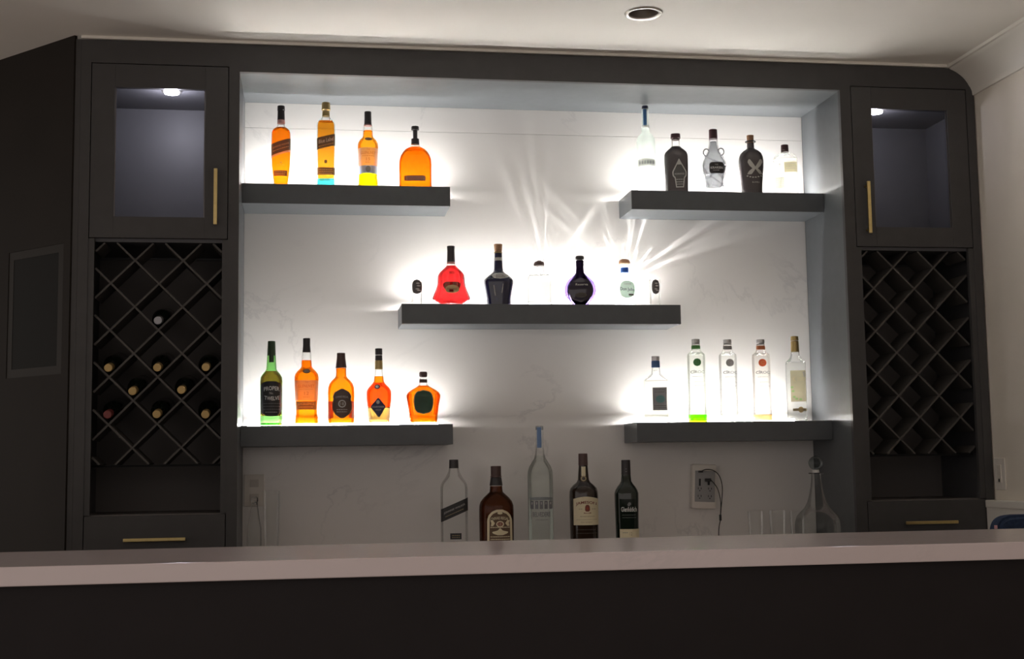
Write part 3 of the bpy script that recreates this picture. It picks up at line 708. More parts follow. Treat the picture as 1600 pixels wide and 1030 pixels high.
b = Bottle('gin_bottle', 'short clear bottle with maroon cap and pale yellow label, last on top right shelf', G2, 1227, 260, YB, ZA,
           [(236, 5.8), (239, 6.4), (241, 11), (244, 16), (248, 18.4), (256, 18.8), (299, 18.6)], .6, 4)
b.glass(M['glass']); b.liquid(250, M['pale'])
b.cap([(227, 5.8), (234.6, 6.1)], M['maroon']); b.cap([(235, 5.9), (238.3, 6)], M['browncap'], 'collar')
l = b.rect(1225.5, 1245, 256, 271.5, M['l_yellow_b']); b.lines(1228, 1243, [259, 262.5, 266], M['l_faint'], l)
b.text('T', 1218.5, 260.5, 5, M['l_faint'], 3); l = b.rect(1211, 1225, 279, 296, paper('clear_back_label', (.7, .7, .6), .7, (.85, .87, .8)), 'rear_label'); b.lines(1213, 1224, [282, 285, 288, 291], M['l_faint'], l)

# ---- middle shelf
def oval_glass(cx, label, dx, rx):
    b = Bottle('shot_glass', label, 'shot glasses at the ends of the middle shelf', cx, 452, .262, ZM, [(436, 9), (455, 8.6), (475, 8.2)], 1, 2, 'glass')
    bm = loft([(0.0, b.prof[-1][1]*.95, b.prof[-1][1]*.95, 2)]+[(z, a, a, 2) for z, a in reversed(b.prof) if z > .001], 32, caps=(True, False))
    obj('glass', bm, M['glass_faint'], b.root, smooth=40)
    l = b.oval(cx+dx, 449.5, rx, 11.6, paper('dark_grey_emblem', (.10, .09, .09)), 'emblem', e=2.3)
    for k, (ex, ey) in enumerate(((.2, -.5), (.35, -.15), (.1, .3), (.4, .5))): b.oval(cx+dx+ex*rx, 449.5+ey*11, rx*.42, 1.1, M['l_pale'], 'emblem_print', off=.0016, nx=6, ny=4, parent=l)
oval_glass(651.5, 'small clear glass with dark oval emblem at left end of middle shelf', 0, 7.6)
oval_glass(1023, 'small clear glass with dark oval emblem at right end of middle shelf', 1.5, 6)

b = Bottle('cognac_decanter', 'red bell shaped cognac decanter with black cap on middle shelf', G3, 705, 440, YB, ZM,
           [(408, 5.8), (415.5, 7.6), (418, 9.6), (422, 14), (426, 18), (431, 20.6), (438, 21.2), (446, 21.8), (453, 24), (460, 27), (466, 29.2), (469, 28.6), (472, 22), (476, 17.5)], .55, 2.2)
b.glass(M['glass'], ripple=(.03, 12, .04)); b.liquid(415.8, M['redliq'], ripple=(.04, 12, .04))
b.cap([(385, 6.2), (392, 5.8), (409.5, 6.5)], M['blackcap']); b.cap([(410, 6.6), (412, 6.8)], M['pinkband'], 'collar')
l = b.poly([(442.5, 696, 716), (446, 692, 720), (451, 693, 719), (456, 697, 715)], M['l_brown'], 'vine_print'); b.oval(706.5, 453.8, 11, 6.6, M['l_gold'], off=.0016); b.text('Hennessy', 706.5, 453.8, 4, M['l_redprint'], 15, off=.0024); b.text('XO', 705.5, 428.5, 5, M['l_redprint'], 9)

b = Bottle('whisky_flagon', 'glossy blue black whisky flagon with gold stopper and silver oval label', G3, 779, 435, YB, ZM,
           [(394, 6), (400, 6.2), (404, 6.2), (412, 7), (420, 7.2), (425, 8.4), (428, 12), (432, 17.5), (436, 22), (439, 23.8), (444, 23.6), (455, 21.5), (466, 19.4), (475, 18.6)], .8, 2.2)
b.glass(M['darkblue'], 'flagon')
b.cap([(382, 6.6), (386, 6.3), (392, 5.9), (394, 5.4)], M['cork'], 'stopper'); b.cap([(394.2, 6.4), (396, 6.6)], M['goldcap'], 'collar'); b.cap([(403, 6.6), (408, 6.9)], M['l_silver'], 'neck_label')
l = b.oval(782, 433, 13.2, 5, M['l_silver']); b.text('ROYAL', 782, 432.6, 2.6, M['l_darkprint'], 13, parent=l, off=.0022); b.lines(775, 789, [435.6], M['l_darkprint'], l, off=.0022)
b.poly([(448, 771, 772.2), (464, 773, 774.2)], M['l_pale'], 'pale_line', ny=8); b.poly([(446, 785.5, 786.5), (460, 783.5, 784.5)], M['l_pale'], 'pale_line', ny=8)  # two thin pale lines down the flagon's body

b = Bottle('tequila_bottle', 'squat clear tequila bottle with domed brown stopper at centre of middle shelf', G3, 843, 445, YB, ZM,
           [(415.5, 8.4), (419, 8), (423, 9), (427, 14), (431, 17.5), (436, 19), (475, 18.6)], .8, 3.4)
b.glass(M['glass_faint'], base=.008); b.liquid(430, M['water'], z0=.012)
b.cap([(408, 4), (409.6, 7), (412, 8.4), (415.6, 8.9)], M['browncap'], 'stopper')

b = Bottle('liqueur_bottle', 'round dark violet bottle with ridged neck on middle shelf', G3, 906.5, 445, YB, ZM,
           [(407.5, 5.4), (409, 6.4), (411, 5.8), (414, 6.2), (417, 5.8), (421, 6), (427, 6.6), (431, 10), (435.5, 16), (441, 21), (448, 24), (456, 24.6), (464, 22.4), (470, 18), (475, 13.5)], .55, 2)
b.glass(M['violetrim'], 'glass'); 
core = [(z, a-.012*min(1, max(0, (a-.018)/.015))) for z, a in b.prof if z > .006]
obj('dark_body', loft([(z, a, max(.008, b.shape(a)[0]*.8), 2) for z, a in core+[(.006, core[-1][1]*.9)]], 36), M['darkviolet'], b.root, smooth=50)
b.oval(907.5, 455, 19, 19, M['darkviolet'], 'front_disc', off=.0012)
b.cap([(400.5, 6), (402, 6.8), (405.8, 6.7), (406.6, 6)], M['blackcap'])
b.text('Reserva', 909, 446.3, 3.4, M['l_silver'], 19, off=.0024, bold=.012); b.oval(907.5, 463, 9, 4, paper('dim_bronze_emblem', (.07, .06, .05)), 'emblem', off=.0022)

b = Bottle('tequila_bottle', 'white frosted tequila bottle with blue band and round mint label on middle shelf', G3, 976.5, 445, YB, ZM,
           [(412, 8), (418, 7.2), (428, 7), (433, 9.4), (439, 14), (446, 16.6), (456, 17.2), (475, 16.8)], .85, 2.4)
b.glass(M['frost'])
b.cap([(405, 4), (406.5, 7), (409, 8.8), (412.4, 9.2)], M['copper'], 'stopper'); b.rect(970, 982.4, 419, 427, M['l_blue'], 'neck_band')
l = b.oval(980, 454, 12, 14, M['l_mint'], e=2.3); b.text('Don Julio', 980, 454.5, 6.5, M['l_navy'], 22, shear=-.08, parent=l, bold=.012); b.rect(982, 990, 461.3, 463.8, M['l_darkprint'], 'label_bar', off=.0016, parent=l, nx=4, ny=2); b.lines(975, 986, [446], M['l_faint'], l)

# ---- lower left shelf
b = Bottle('whiskey_bottle', 'green whiskey bottle with black white lettered label on lower left shelf', G4, 424, 610, YB, ZL,
           [(534, 5.4), (550, 6.2), (565, 7.2), (577, 8), (580, 9.4), (585, 13.6), (590, 16.6), (596, 17.4), (630, 17.2), (664.5, 16.8)])
b.glass(M['glass_green'], base=.012); b.liquid(580.5, M['olive'], y0=650, inset=.0016)
b.cap([(533.5, 5.6), (548, 6.2), (556, 6.4)], M['greencap'], 'capsule', off=.0006); b.rect(420.2, 427.5, 555.5, 567, M['greencap'], 'neck_label')
l = b.poly([(597, 417, 431), (600, 409.5, 438.5), (605, 407.3, 440.7), (640, 407.3, 440.7), (646, 410, 438), (651, 417, 432)], M['l_black2'])
b.text('PROPER', 424.5, 607.8, 6.5, M['l_white'], 24, arc=1.5, parent=l, bold=.02); b.text('No.', 424, 615.5, 3.6, M['l_silver'], 6, parent=l); b.text('TWELVE', 425, 623.8, 6, M['l_white'], 23, arc=-1.5, parent=l, bold=.02)
b.lines(412, 437, [631.5, 636, 640.5], M['l_greyline'], l); b.lines(415, 433, [645], M['l_pale'], l)

b = Bottle('whisky_bottle', 'tall orange whisky bottle with beige label and brown band on lower left shelf', G4, 479, 605, YB, ZL,
           [(548, 6.4), (554, 7.2), (564, 8), (573, 8.4), (576, 10), (580.5, 15), (585, 18.2), (590, 19.2), (610, 18.8), (626, 17.4), (645, 16.8), (653, 17.6), (661, 18.8)])
b.glass(M['glass'], base=.008); b.liquid(563.5, M['orange'], z0=.009)
b.cap([(529, 5.6), (540, 5.6), (550.8, 6.5)], M['blackcap'])
b.oval(479, 581.3, 6, 3.9, M['l_brown'], 'medallion'); b.oval(479, 581.3, 4, 2.4, M['l_greyline'], 'medallion_print', off=.0017)
l = b.rect(461, 497, 595.5, 627, M['l_cream_b']); b.text('THE', 479, 598.5, 2.6, M['l_brownprint'], 5, parent=l); b.text('GLENLIVET', 478.5, 604.6, 4.4, M['l_brownprint'], 25, parent=l, bold=.01); b.lines(468, 489, [609.5], M['l_faint'], l)
b.text('12', 479, 616, 5, M['l_brownprint'], 7, parent=l); b.lines(474, 484, [621.5], M['l_brownprint'], l)
l = b.rect(463.5, 493.5, 628.3, 641, M['l_brown'], 'brown_band'); b.text('EXCELLENCE', 478.5, 632, 3.4, M['l_goldprint'], 24, parent=l); b.lines(468, 489, [637], M['l_goldprint'], l)

b = Bottle('whisky_bottle', 'orange whisky bottle with brown crest label between red bands on lower left shelf', G4, 533, 610, YB, ZL,
           [(572, 8.4), (580, 8.2), (588, 8.6), (591, 10.4), (595, 14.8), (600, 18.6), (606, 20.6), (614, 21.2), (660, 20.4)], .8, 2.2)
b.glass(M['glass'], base=.008); b.liquid(576, M['orange'], z0=.009)
b.cap([(552, 6.4), (560, 6.6), (575, 8.6)], M['browncap'], off=.0003)
b.rect(512.6, 521, 628, 654, M['l_red'], 'red_band', nx=6); b.rect(545, 553.3, 628, 654, M['l_red'], 'red_band', nx=6)
hexa = [(608.5, 533, 536), (614, 524, 545), (621, 520.5, 548.5), (624, 522, 547), (632, 520, 549), (641, 520, 549), (644, 522, 547), (648, 524, 545), (654.5, 532, 537)]
b.poly([(y, x0-(1.2 if k not in (0, 8) else 0), x1+(1.2 if k not in (0, 8) else 0)) for k, (y, x0, x1) in enumerate(hexa)], M['l_gold'], 'crest_border', ny=32, off=.0009)
l = b.poly(hexa, paper('crest_brown', (.12, .075, .06), .08), 'label', ny=32, off=.0014)
b.text('CHIVAS REGAL', 534.5, 621, 3, M['l_silver'], 20, arc=1, parent=l, off=.0022); b.oval(534.5, 632, 6, 6, M['l_pale'], 'crest_print', off=.002, parent=l); b.oval(534.5, 632, 4.4, 4.4, M['l_brown'], 'crest_print', off=.0023, parent=l); b.text('18', 534.5, 632, 5, M['l_silver'], 6, parent=l, off=.0027)
b.lines(526, 543, [641, 644.5], M['l_silver'], l, off=.0022)

b = Bottle('cognac_bottle', 'red orange cognac bottle with navy diamond label on lower left shelf', G4, 592, 610, YB, ZL,
           [(575, 6), (584, 6.6), (589, 7.4), (597, 8.4), (601, 11.4), (606, 16.4), (611, 19.4), (617, 20), (626, 19.6), (640, 18), (660, 16.4)])
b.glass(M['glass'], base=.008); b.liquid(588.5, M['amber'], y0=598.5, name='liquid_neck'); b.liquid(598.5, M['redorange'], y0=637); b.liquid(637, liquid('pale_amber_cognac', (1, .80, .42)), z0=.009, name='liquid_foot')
b.cap([(545, 5.7), (553, 5.7), (556, 5.5), (563.5, 5.8)], M['blackcap']); b.cap([(563.7, 6), (577.5, 6.2)], M['goldcap'], 'collar'); b.cap([(554.5, 5.9), (556, 5.9)], M['silver'], 'cap_ring')
b.oval(589.5, 605.5, 4.2, 3.9, M['l_navy'], 'medallion'); b.oval(589.5, 605.5, 2.5, 2.3, M['l_white'], 'medallion_print', off=.0017)
b.rect(575.5, 607.5, 638, 657, M['l_creamband'], 'foot_label')
l = b.poly([(623, 590, 592), (635.5, 579.2, 602.3), (638.5, 580, 601.6), (652.5, 590.5, 593)], M['l_navy'], off=.0015); b.text('COURVOISIER', 590.8, 636.8, 2.8, M['l_white'], 19, parent=l, off=.0023); b.oval(590.5, 629.5, 2.6, 3, M['l_silver'], 'emblem', off=.0023, parent=l); b.text('VSOP', 591, 641.6, 2.8, M['l_silver'], 9, parent=l, off=.0023)

b = Bottle('whisky_decanter', 'squat ribbed amber whisky bottle with green oval label, last on lower left shelf', G4, 661.5, 620, YB, ZL,
           [(591, 6), (600, 6.6), (603, 8.5), (606, 13), (610, 20), (614, 25), (618, 27), (622, 26.8), (635, 24.4), (648, 22.6), (660.5, 21.4)], .62, 2.4)
b.glass(M['glass'], ripple=(.02, 20, .02), base=.008); b.liquid(603, M['deeporange'], z0=.009, ripple=(.03, 20, .02))
b.cap([(581.5, 5.8), (584, 6.4), (588.3, 6.2), (589.5, 5)], M['browncap'], 'stopper'); b.cap([(593, 6.2), (598, 6.4)], M['browncap'], 'collar')
rib = thin_glass('amber_rib_glass', (.86, .55, .25), (.30, .12, .04))
for sx in (-1, 1):
    for k, fr_ in enumerate((.72, .82, .91)):
        pts = []
        for i in range(9):
            zz = b.z(616+33*i/8); xx = sx*fr_*b.hw(zz); pts.append((xx, b.front(xx, zz, .0004), zz))
        obj('glass_rib', tube(pts, .0021, 6), rib, b.root, smooth=60)
b.oval(661.7, 629, 15.4, 19.2, M['l_gold'], 'label_border', e=2.6, off=.0012); l = b.oval(661.7, 629, 14.2, 18, M['l_green'], e=2.6, off=.0018)
b.text('CROWN', 661.7, 622, 3, M['greencap'], 15, parent=l, off=.0025); b.text('ROYAL', 661.7, 628.5, 3, M['greencap'], 14, parent=l, off=.0025)

# ---- lower right shelf
b = Bottle('vodka_bottle', 'short clear bottle with blue banded cap and grey upright label on lower right shelf', G5, 1025.5, 610, YB, ZL,
           [(574, 6.2), (584, 7.6), (588, 12), (592, 17), (594.5, 19.2), (599, 19.6), (660, 19)], .62, 4)
b.glass(M['glass'], base=.009); b.liquid(595, M['pale'], z0=.010)
b.cap([(557, 6.4), (564, 6.4)], M['silver']); b.cap([(564.2, 6.5), (574.5, 6.7)], paper('blue_foil', (.05, .12, .27)), 'collar'); b.text('gin', 1025, 579.5, 2.2, M['l_faint'], 6)
l = b.rect(1019.6, 1041.8, 606.2, 642, M['l_grey']); b.lines(1023, 1039, [610, 613.5], M['l_darkprint'], l); b.oval(1031.5, 624.5, 7, 6, paper('teal_emblem', (.12, .26, .27)), 'emblem', off=.0017, parent=l); b.lines(1022, 1040, [635, 638.3], M['l_darkprint'], l)

def slim(label, cx, seal, band, base, tint, lx, captop, sealmat_txt):
    b = Bottle('vodka_bottle', label, G5, cx, 600, YB, ZL,
               [(captop+7, 6.3), (captop+15, 7), (captop+19, 8.4), (captop+22, 11.6), (captop+23.6, 13.4), (captop+27, 14), (600, 14.2), (660, 14.6)], 1, 2.2)
    b.glass(tint, base=.006); b.liquid(captop+21.5, M['water'], y0=649, inset=.0016)
    b.cap([(captop, 6.4), (captop+5.6, 6.6), (captop+6.2, 6)], M['silver']); b.cap([(captop+6.6, 6.4), (captop+8, 6.5)], M['silver'], 'cap_ring'); b.cap([(captop+10, 6.9), (captop+15, 7.1)], band, 'neck_band')
    b.oval(lx, captop+37, 6.1, 6.1, seal, 'seal'); b.text('C', lx, captop+37, 5, sealmat_txt, 4.4, off=.0022, name='seal_print')
    b.text('CÎROC', lx, captop+51.5, 5.4, M['l_greyline'], 21.5, bold=.012); b.lines(lx-8, lx+8, [captop+59], M['l_faint'], h=.7); b.lines(lx-5, lx+10, [captop+67, captop+73], M['l_faint'], h=.7); b.lines(lx-3, lx+9, [captop+82], M['l_faint'], h=.7)
    if base:
        zb0 = b.z(648.5); rows = [(0.0015, b.hw(0)+.0004), (zb0, b.hw(zb0)+.0004)]
        obj('tinted_base', loft([(z, a, b.shape(a)[0], 2.2) for z, a in rows], 36), base, b.root, smooth=40)
    return b
# added unseen point lamps with rayed beams, standing in for cut-glass caustics on marble
def caustic_lamp(px, py, power, seed, n):
    p = at(px, py, .345); ld = bpy.data.lights.new('added_caustic_lamp', 'POINT'); ld.energy = power; ld.shadow_soft_size = .002; ld.color = (1, .98, .95)
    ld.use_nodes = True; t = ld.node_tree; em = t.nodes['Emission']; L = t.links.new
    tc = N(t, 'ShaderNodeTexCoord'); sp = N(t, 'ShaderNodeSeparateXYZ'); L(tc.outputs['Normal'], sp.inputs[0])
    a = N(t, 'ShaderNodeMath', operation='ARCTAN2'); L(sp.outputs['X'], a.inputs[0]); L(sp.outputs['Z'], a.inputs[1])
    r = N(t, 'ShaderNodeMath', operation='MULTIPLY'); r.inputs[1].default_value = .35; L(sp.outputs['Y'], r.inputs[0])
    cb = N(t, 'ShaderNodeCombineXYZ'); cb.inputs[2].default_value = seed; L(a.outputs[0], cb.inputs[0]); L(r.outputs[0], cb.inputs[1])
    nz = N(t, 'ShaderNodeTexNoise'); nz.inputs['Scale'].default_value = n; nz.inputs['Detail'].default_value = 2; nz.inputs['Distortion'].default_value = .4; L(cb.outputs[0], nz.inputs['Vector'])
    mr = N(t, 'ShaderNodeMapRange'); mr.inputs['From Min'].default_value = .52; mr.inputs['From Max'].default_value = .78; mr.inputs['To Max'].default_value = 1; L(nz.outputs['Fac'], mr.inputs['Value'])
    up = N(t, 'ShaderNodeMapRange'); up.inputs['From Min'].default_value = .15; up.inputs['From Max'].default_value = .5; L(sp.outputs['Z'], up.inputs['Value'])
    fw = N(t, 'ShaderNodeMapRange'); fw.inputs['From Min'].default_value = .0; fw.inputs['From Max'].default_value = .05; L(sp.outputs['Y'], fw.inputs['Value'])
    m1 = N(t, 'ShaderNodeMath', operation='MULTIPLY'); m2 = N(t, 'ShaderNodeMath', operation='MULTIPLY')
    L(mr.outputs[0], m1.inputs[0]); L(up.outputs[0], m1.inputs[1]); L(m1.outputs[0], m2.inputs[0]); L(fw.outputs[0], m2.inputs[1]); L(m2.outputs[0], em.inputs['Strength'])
    lo = bpy.data.objects.new('added_caustic_lamp', ld); COL.objects.link(lo); lo.location = p
caustic_lamp(984, 432, 12, 3.0, 7); caustic_lamp(858, 440, 13, 8.0, 6)

slim('slim clear vodka bottle with green seal and lime green base', 1088.8, M['l_greenseal'], M['l_greenband'], M['l_limebase'], M['glass_lime'], 1090.3, 530.3, M['l_greenband'])
slim('slim clear vodka bottle with grey seal between the green and the red sealed ones', 1138.3, M['l_greyseal'], M['l_greyband'], None, M['glass'], 1141.5, 531, M['l_faint'])
slim('slim clear vodka bottle with red orange seal and peach base', 1190.3, M['l_redseal'], M['l_redband'], M['l_peachbase'], M['glass_peach'], 1192.5, 531, M['l_redband'])

b = Bottle('vodka_bottle', 'clear bottle with gold cap and long pale yellow label, last on lower right shelf', G5, 1244, 600, YB, ZL,
           [(548, 6.3), (556, 7), (560, 9), (564, 13), (566, 15), (569, 15.6), (600, 15.8), (657, 15.4)], .9, 3.2)
b.glass(M['glass'], base=.008); b.liquid(566, M['water'], z0=.009)
b.cap([(526, 5.8), (532.4, 6.1)], M['goldcap']); b.cap([(533.6, 6.1), (550, 6.4)], M['goldcap'], 'collar')
l = b.rect(1235.5, 1258.8, 580, 628.5, M['l_yellow_b']); b.text('K', 1241.5, 593.5, 8, M['l_goldprint'], 4.5, parent=l, bold=.02); b.lines(1246, 1257, [592, 595], M['l_goldprint'], l); b.poly([(582, 1254, 1258), (590, 1256, 1258)], M['l_faint'], 'leaf_print', off=.0016, ny=4, parent=l)
for x, y in ((1236.5, 606), (1238, 612), (1239.5, 621), (1243, 624), (1249, 625)): b.oval(x+1, y, 2.2, 1.8, paper('leaf_green', (.35, .62, .22), .4, (.6, .9, .4)), 'leaf_print', off=.0016, nx=6, ny=6, parent=l)
b.rect(1238, 1259, 639, 643, M['l_goldprint'], 'gold_ribbon', nx=10, ny=3); b.oval(1250, 641, 4, 4.8, M['l_gold'], 'medallion', off=.0017)

# ---- large bottles on the worktop
YC, ZB = .17, .9105
b = Bottle('whisky_bottle', 'nearly empty clear whisky bottle with slanted black label on the worktop', G6, 709.5, 780, YC, ZB,
           [(730, 7.6), (738, 9), (745, 12.5), (752, 17.5), (758, 20.4), (764, 21.2), (None, 21)], 1, 4)
b.glass(M['glass'], base=.012)
b.cap([(718.5, 7.2), (732, 7.4)], M['blackcap'])
l = b.rect(689, 730.8, 786.5, 806.5, M['l_black2'], shear=18, off=.0012); b.text('JOHNNIE WALKER', 710, 795, 4, M['l_pale'], 33, shear=.43, parent=l); b.lines(696, 724, [801], M['l_goldprint'], l, shear=.43)
l = b.rect(703, 720.5, 832.5, 842, M['l_black2'], 'foot_label'); b.lines(706, 718, [836, 839], M['l_goldprint'], l)

b = Bottle('whisky_bottle', 'large amber brown whisky bottle with arched cream label on the worktop', G6, 775.5, 790, YC, ZB,
           [(757, 10), (764, 10.2), (769, 10.8), (773, 15), (778, 20.4), (784, 25), (790, 27), (798, 27.4), (None, 27)], .8, 2.2)
b.glass(M['glass'], base=.01); b.liquid(760, M['brownliq'], z0=.01)
b.cap([(728.5, 8.2), (744, 8.2), (744.6, 8.8), (746, 9)], M['browncap']); b.cap([(746.2, 8.6), (759, 10.4)], M['blackcap'], 'capsule')
l = b.poly([(796, 776, 785), (799, 769, 792), (804, 763.5, 797), (812, 761, 799.5), (868, 760.5, 800)], M['l_cream'], off=.0012)
b.poly([(800, 776, 785), (803, 769.5, 791.5), (809, 765, 796), (864, 763.5, 797)], M['l_brown'], 'label_field', off=.0016, parent=l)
b.text('CHIVAS REGAL', 780.6, 809, 4.6, M['l_cream'], 28.5, arc=2.2, parent=l, off=.0024, bold=.015); b.oval(781, 818.5, 6, 5, M['l_cream'], 'crest_print', off=.0022, parent=l); b.oval(781, 818.5, 4.2, 3.4, M['l_redprint'], 'crest_print', off=.0025, parent=l); b.text('12', 781, 818.5, 3.6, M['l_cream'], 4, off=.0029, parent=l)
b.poly([(825, 780, 782), (828.5, 777, 785), (830.5, 768, 794), (833, 770, 792), (835.5, 777, 785)], M['l_cream'], 'ribbon_print', off=.0022, parent=l, ny=10); b.lines(766, 796, [823.5, 838, 842, 846], M['l_cream'], l, h=1.3, off=.0022); b.oval(781, 801.5, 4, 2, M['l_cream'], 'crown_print', off=.0022, parent=l, nx=8, ny=6); b.poly([(812.5, 766, 770), (817, 767.5, 773), (821.5, 766.5, 770)], M['l_cream'], 'crest_print', off=.0022, parent=l, nx=6, ny=8); b.poly([(812.5, 792, 796), (817, 789, 794.5), (821.5, 792, 795.5)], M['l_cream'], 'crest_print', off=.0022, parent=l, nx=6, ny=8)

b = Bottle('vodka_bottle', 'tall clear vodka bottle with pale blue neck strip on the worktop', G6, 844.3, 760, YC, ZB,
           [(668, 6), (700, 6.4), (708, 7.2), (716, 9), (722, 12.6), (729, 17), (736, 19.4), (744, 20), (None, 19.8)])
b.glass(M['glass_faint']); b.liquid(712, liquid('clear_vodka', (.96, .985, .97), 1.08))
b.cap([(666, 6.0), (672, 6.2)], thin_glass('clear_cap', (.80, .83, .86), (.5, .53, .56)), 'cap'); b.rect(840.2, 847.2, 668, 700, M['l_bluestrip2'], 'neck_strip')
gl = paper('grey_window_print', (.17, .17, .19))
l = b.rect(827.5, 863, 777.5, 781.2, paper('grey_roof_print', (.26, .28, .30), .3, (.7, .75, .8)), 'building_print', arch=1, nx=18, ny=3); 
for k in range(5):
    x = 828.5+k*7.2; b.rect(x, x+5, 782.5, 795, gl, 'building_print', nx=4, ny=3); b.rect(x+1.8, x+3.2, 784.5, 788, M['l_pale'], 'window_print', off=.0016, nx=2, ny=2)
b.text('BELVEDERE', 845.3, 803.4, 7, gl, 27, bold=.01); b.lines(836, 856, [812], M['l_faint'])

b = Bottle('whiskey_bottle', 'large dark whiskey bottle with cream label and red crest on the worktop', G6, 912, 775, YC, ZB,
           [(710, 6.9), (727, 7), (740, 8), (750, 8.8), (754, 11), (758, 16), (763, 20.6), (768, 22.2), (776, 22.6), (None, 22)])
b.glass(M['darkbrown'])
b.cap([(709, 7.1), (727.5, 7.4)], M['browncap'])
b.rect(909.3, 915.6, 729.5, 744, M['l_cream'], 'neck_label', nx=6); b.oval(912.4, 747.8, 4.4, 4.4, M['l_goldprint'], 'neck_seal'); b.oval(912.4, 747.8, 2.6, 2.6, M['l_darkprint'], 'seal_print', off=.0016)
l = b.rect(895.8, 934.2, 779.5, 820, M['l_cream'], arch=3.6, nx=28, off=.0012)
b.text('JAMESON', 915.6, 785.3, 5.6, M['l_redprint'], 32, arc=2.6, parent=l, bold=.02); b.poly([(788.5, 916, 919), (791, 914, 921), (797, 913.5, 921.5), (799, 915.5, 919.5)], M['l_redprint'], 'crest', off=.002, parent=l, ny=8); b.oval(917.5, 794, 1.5, 2.2, M['l_red'], 'crest_print', off=.0024, parent=l, nx=6, ny=6)
b.rect(911.8, 923, 800.3, 801.9, M['l_redprint'], 'crest_ribbon', arch=-1, off=.002, parent=l, nx=8, ny=2); b.lines(904, 911, [795], M['l_goldprint'], l); b.lines(924, 930, [795], M['l_goldprint'], l); b.lines(906, 928, [806.5], M['l_goldprint'], l); b.lines(900, 932, [811.5], M['l_goldprint'], l, h=.6); b.text('IRISH WHISKEY', 916, 815.5, 2.2, M['l_goldprint'], 18, parent=l)
b.lines(900, 931, [827, 832.5], paper('dim_emboss', (.06, .045, .035)), h=1.2, name='embossed_lettering')

b = Bottle('whisky_bottle', 'dark green triangular shouldered whisky bottle with pale label at foot on the worktop', G6, 979, 780, YC, ZB,
           [(720, 6.9), (738, 7), (752, 8.2), (756, 10.4), (761, 14.4), (766, 17.4), (771, 18.9), (780, 18.9), (830, 18), (None, 18)], .9, 2.5)
b.glass(M['darkgreen'])
b.cap([(719, 7), (742, 7.4)], M['blackcap'], 'capsule'); b.lines(978, 982, [733, 737], M['l_greyline'], name='capsule_print')
b.text('Glenfiddich', 982.3, 795.6, 7.4, M['l_white'], 24, bold=.012); b.lines(972, 993, [804.5, 808.5], M['l_greyline'], h=.7); b.poly([(785, 982, 985), (788, 980, 986), (791, 981, 983)], M['l_greyline'], 'stag_print', ny=6)
l = b.rect(967.5, 997.3, 826.3, 862, M['l_cream']); b.text('12', 984.5, 833.5, 5, M['l_goldprint'], 4, parent=l); b.lines(972, 980, [832], M['l_faint'], l)

# ---- decanters, glasses
def hollow(name, label, cx, ymid, Y, prof, mat, cat, group=None, n=2, depth=1):
    b = Bottle(name, label, group, cx, ymid, Y, ZB, prof, depth, n, cat); return b
b = hollow('decanter', 'clear glass decanter with ball stopper at right end of the worktop', 1276, 770, .095, [(740, 7.6), (748, 7.6), (762, 9.4), (775, 12), (785, 15), (794, 20), (800, 26), (806, 31.5), (814, 34.5), (826, 35.5), (None, 33)], None, 'decanter')
obj('glass', loft(b.rows(b.prof[:-1]+[(.004, b.prof[-1][1]), (0, b.prof[-1][1]*.9)]), 40, caps=(False, True)), thin_glass('decanter_glass', (.93, .94, .93), (.45, .46, .45)), b.root, smooth=50)
zf = b.z(740); r_ = b.s
obj('flange', loft([(zf-.002, 11*r_, 11*r_, 2), (zf+.001, 11.6*r_, 11.6*r_, 2), (zf+.003, 11*r_, 11*r_, 2)], 32), thin_glass('flange_glass', (.75, .76, .76), (.4, .4, .4)), b.root, smooth=40)
zs, rs = b.z(724), 11*r_
obj('stopper', loft([(zs+rs*math.cos(a), max(.0006, rs*math.sin(a)), max(.0006, rs*math.sin(a)), 2) for a in [math.pi*k/14 for k in range(15)]] , 32), thin_glass('glass_ball', (.66, .69, .69), (.35, .36, .36)), b.root, smooth=80)
obj('stopper_neck', loft([(zs-rs*.93, 5*r_, 5*r_, 2), (zf+.003, 5.6*r_, 5.6*r_, 2)], 24), M['l_white'], b.root, smooth=40)
b = hollow('decanter', 'clear faceted decanter at left end of the worktop', 397.5, 810, .30, [(783, 5), (790, 5.2), (800, 6.6), (815, 9), (826, 11), (845, 11.5), (None, 11)], None, 'decanter', n=3)
obj('glass', loft(b.rows(b.prof), 32, caps=(False, True)), M['glass'], b.root, smooth=30)
obj('stopper', loft([(b.z(y), h*b.s, h*b.s, 2.6) for y, h in ((776, 2), (778, 5), (783, 5.6), (786, 3.6), (789, 4.6))], 20), liquid('cut_glass_stopper', (.95, .95, .95), 1.45), b.root, smooth=30)
for k, (cx_, top, hw_, lab) in enumerate(((424, 768, 13, 'tall clear tumbler beside the faceted decanter at left end of worktop'), (1181, 799, 12, 'first of three short clear tumblers from left near the right wall outlet'), (1215, 798, 13, 'middle one of three short clear tumblers on the worktop'), (1246, 799, 11.5, 'short clear tumbler touching the ball stoppered decanter'))):
    b = hollow('tumbler', lab, cx_, 820, .28 if k != 2 else .30, [(top, hw_), (None, hw_*.86)], None, 'glass', 'clear tumblers on the worktop')
    z1, a1 = b.prof[0]; a0 = b.prof[-1][1]
    bm = loft([(z1, a1-.0018, a1-.0018, 2), (z1+.0008, a1-.0009, a1-.0009, 2), (z1, a1, a1, 2), (.006, a0, a0, 2), (0, a0*.93, a0*.93, 2), (.0001, .002, .002, 2)], 32, caps=(False, False))
    obj('glass', bm, M['glass_faint'], b.root, smooth=40)

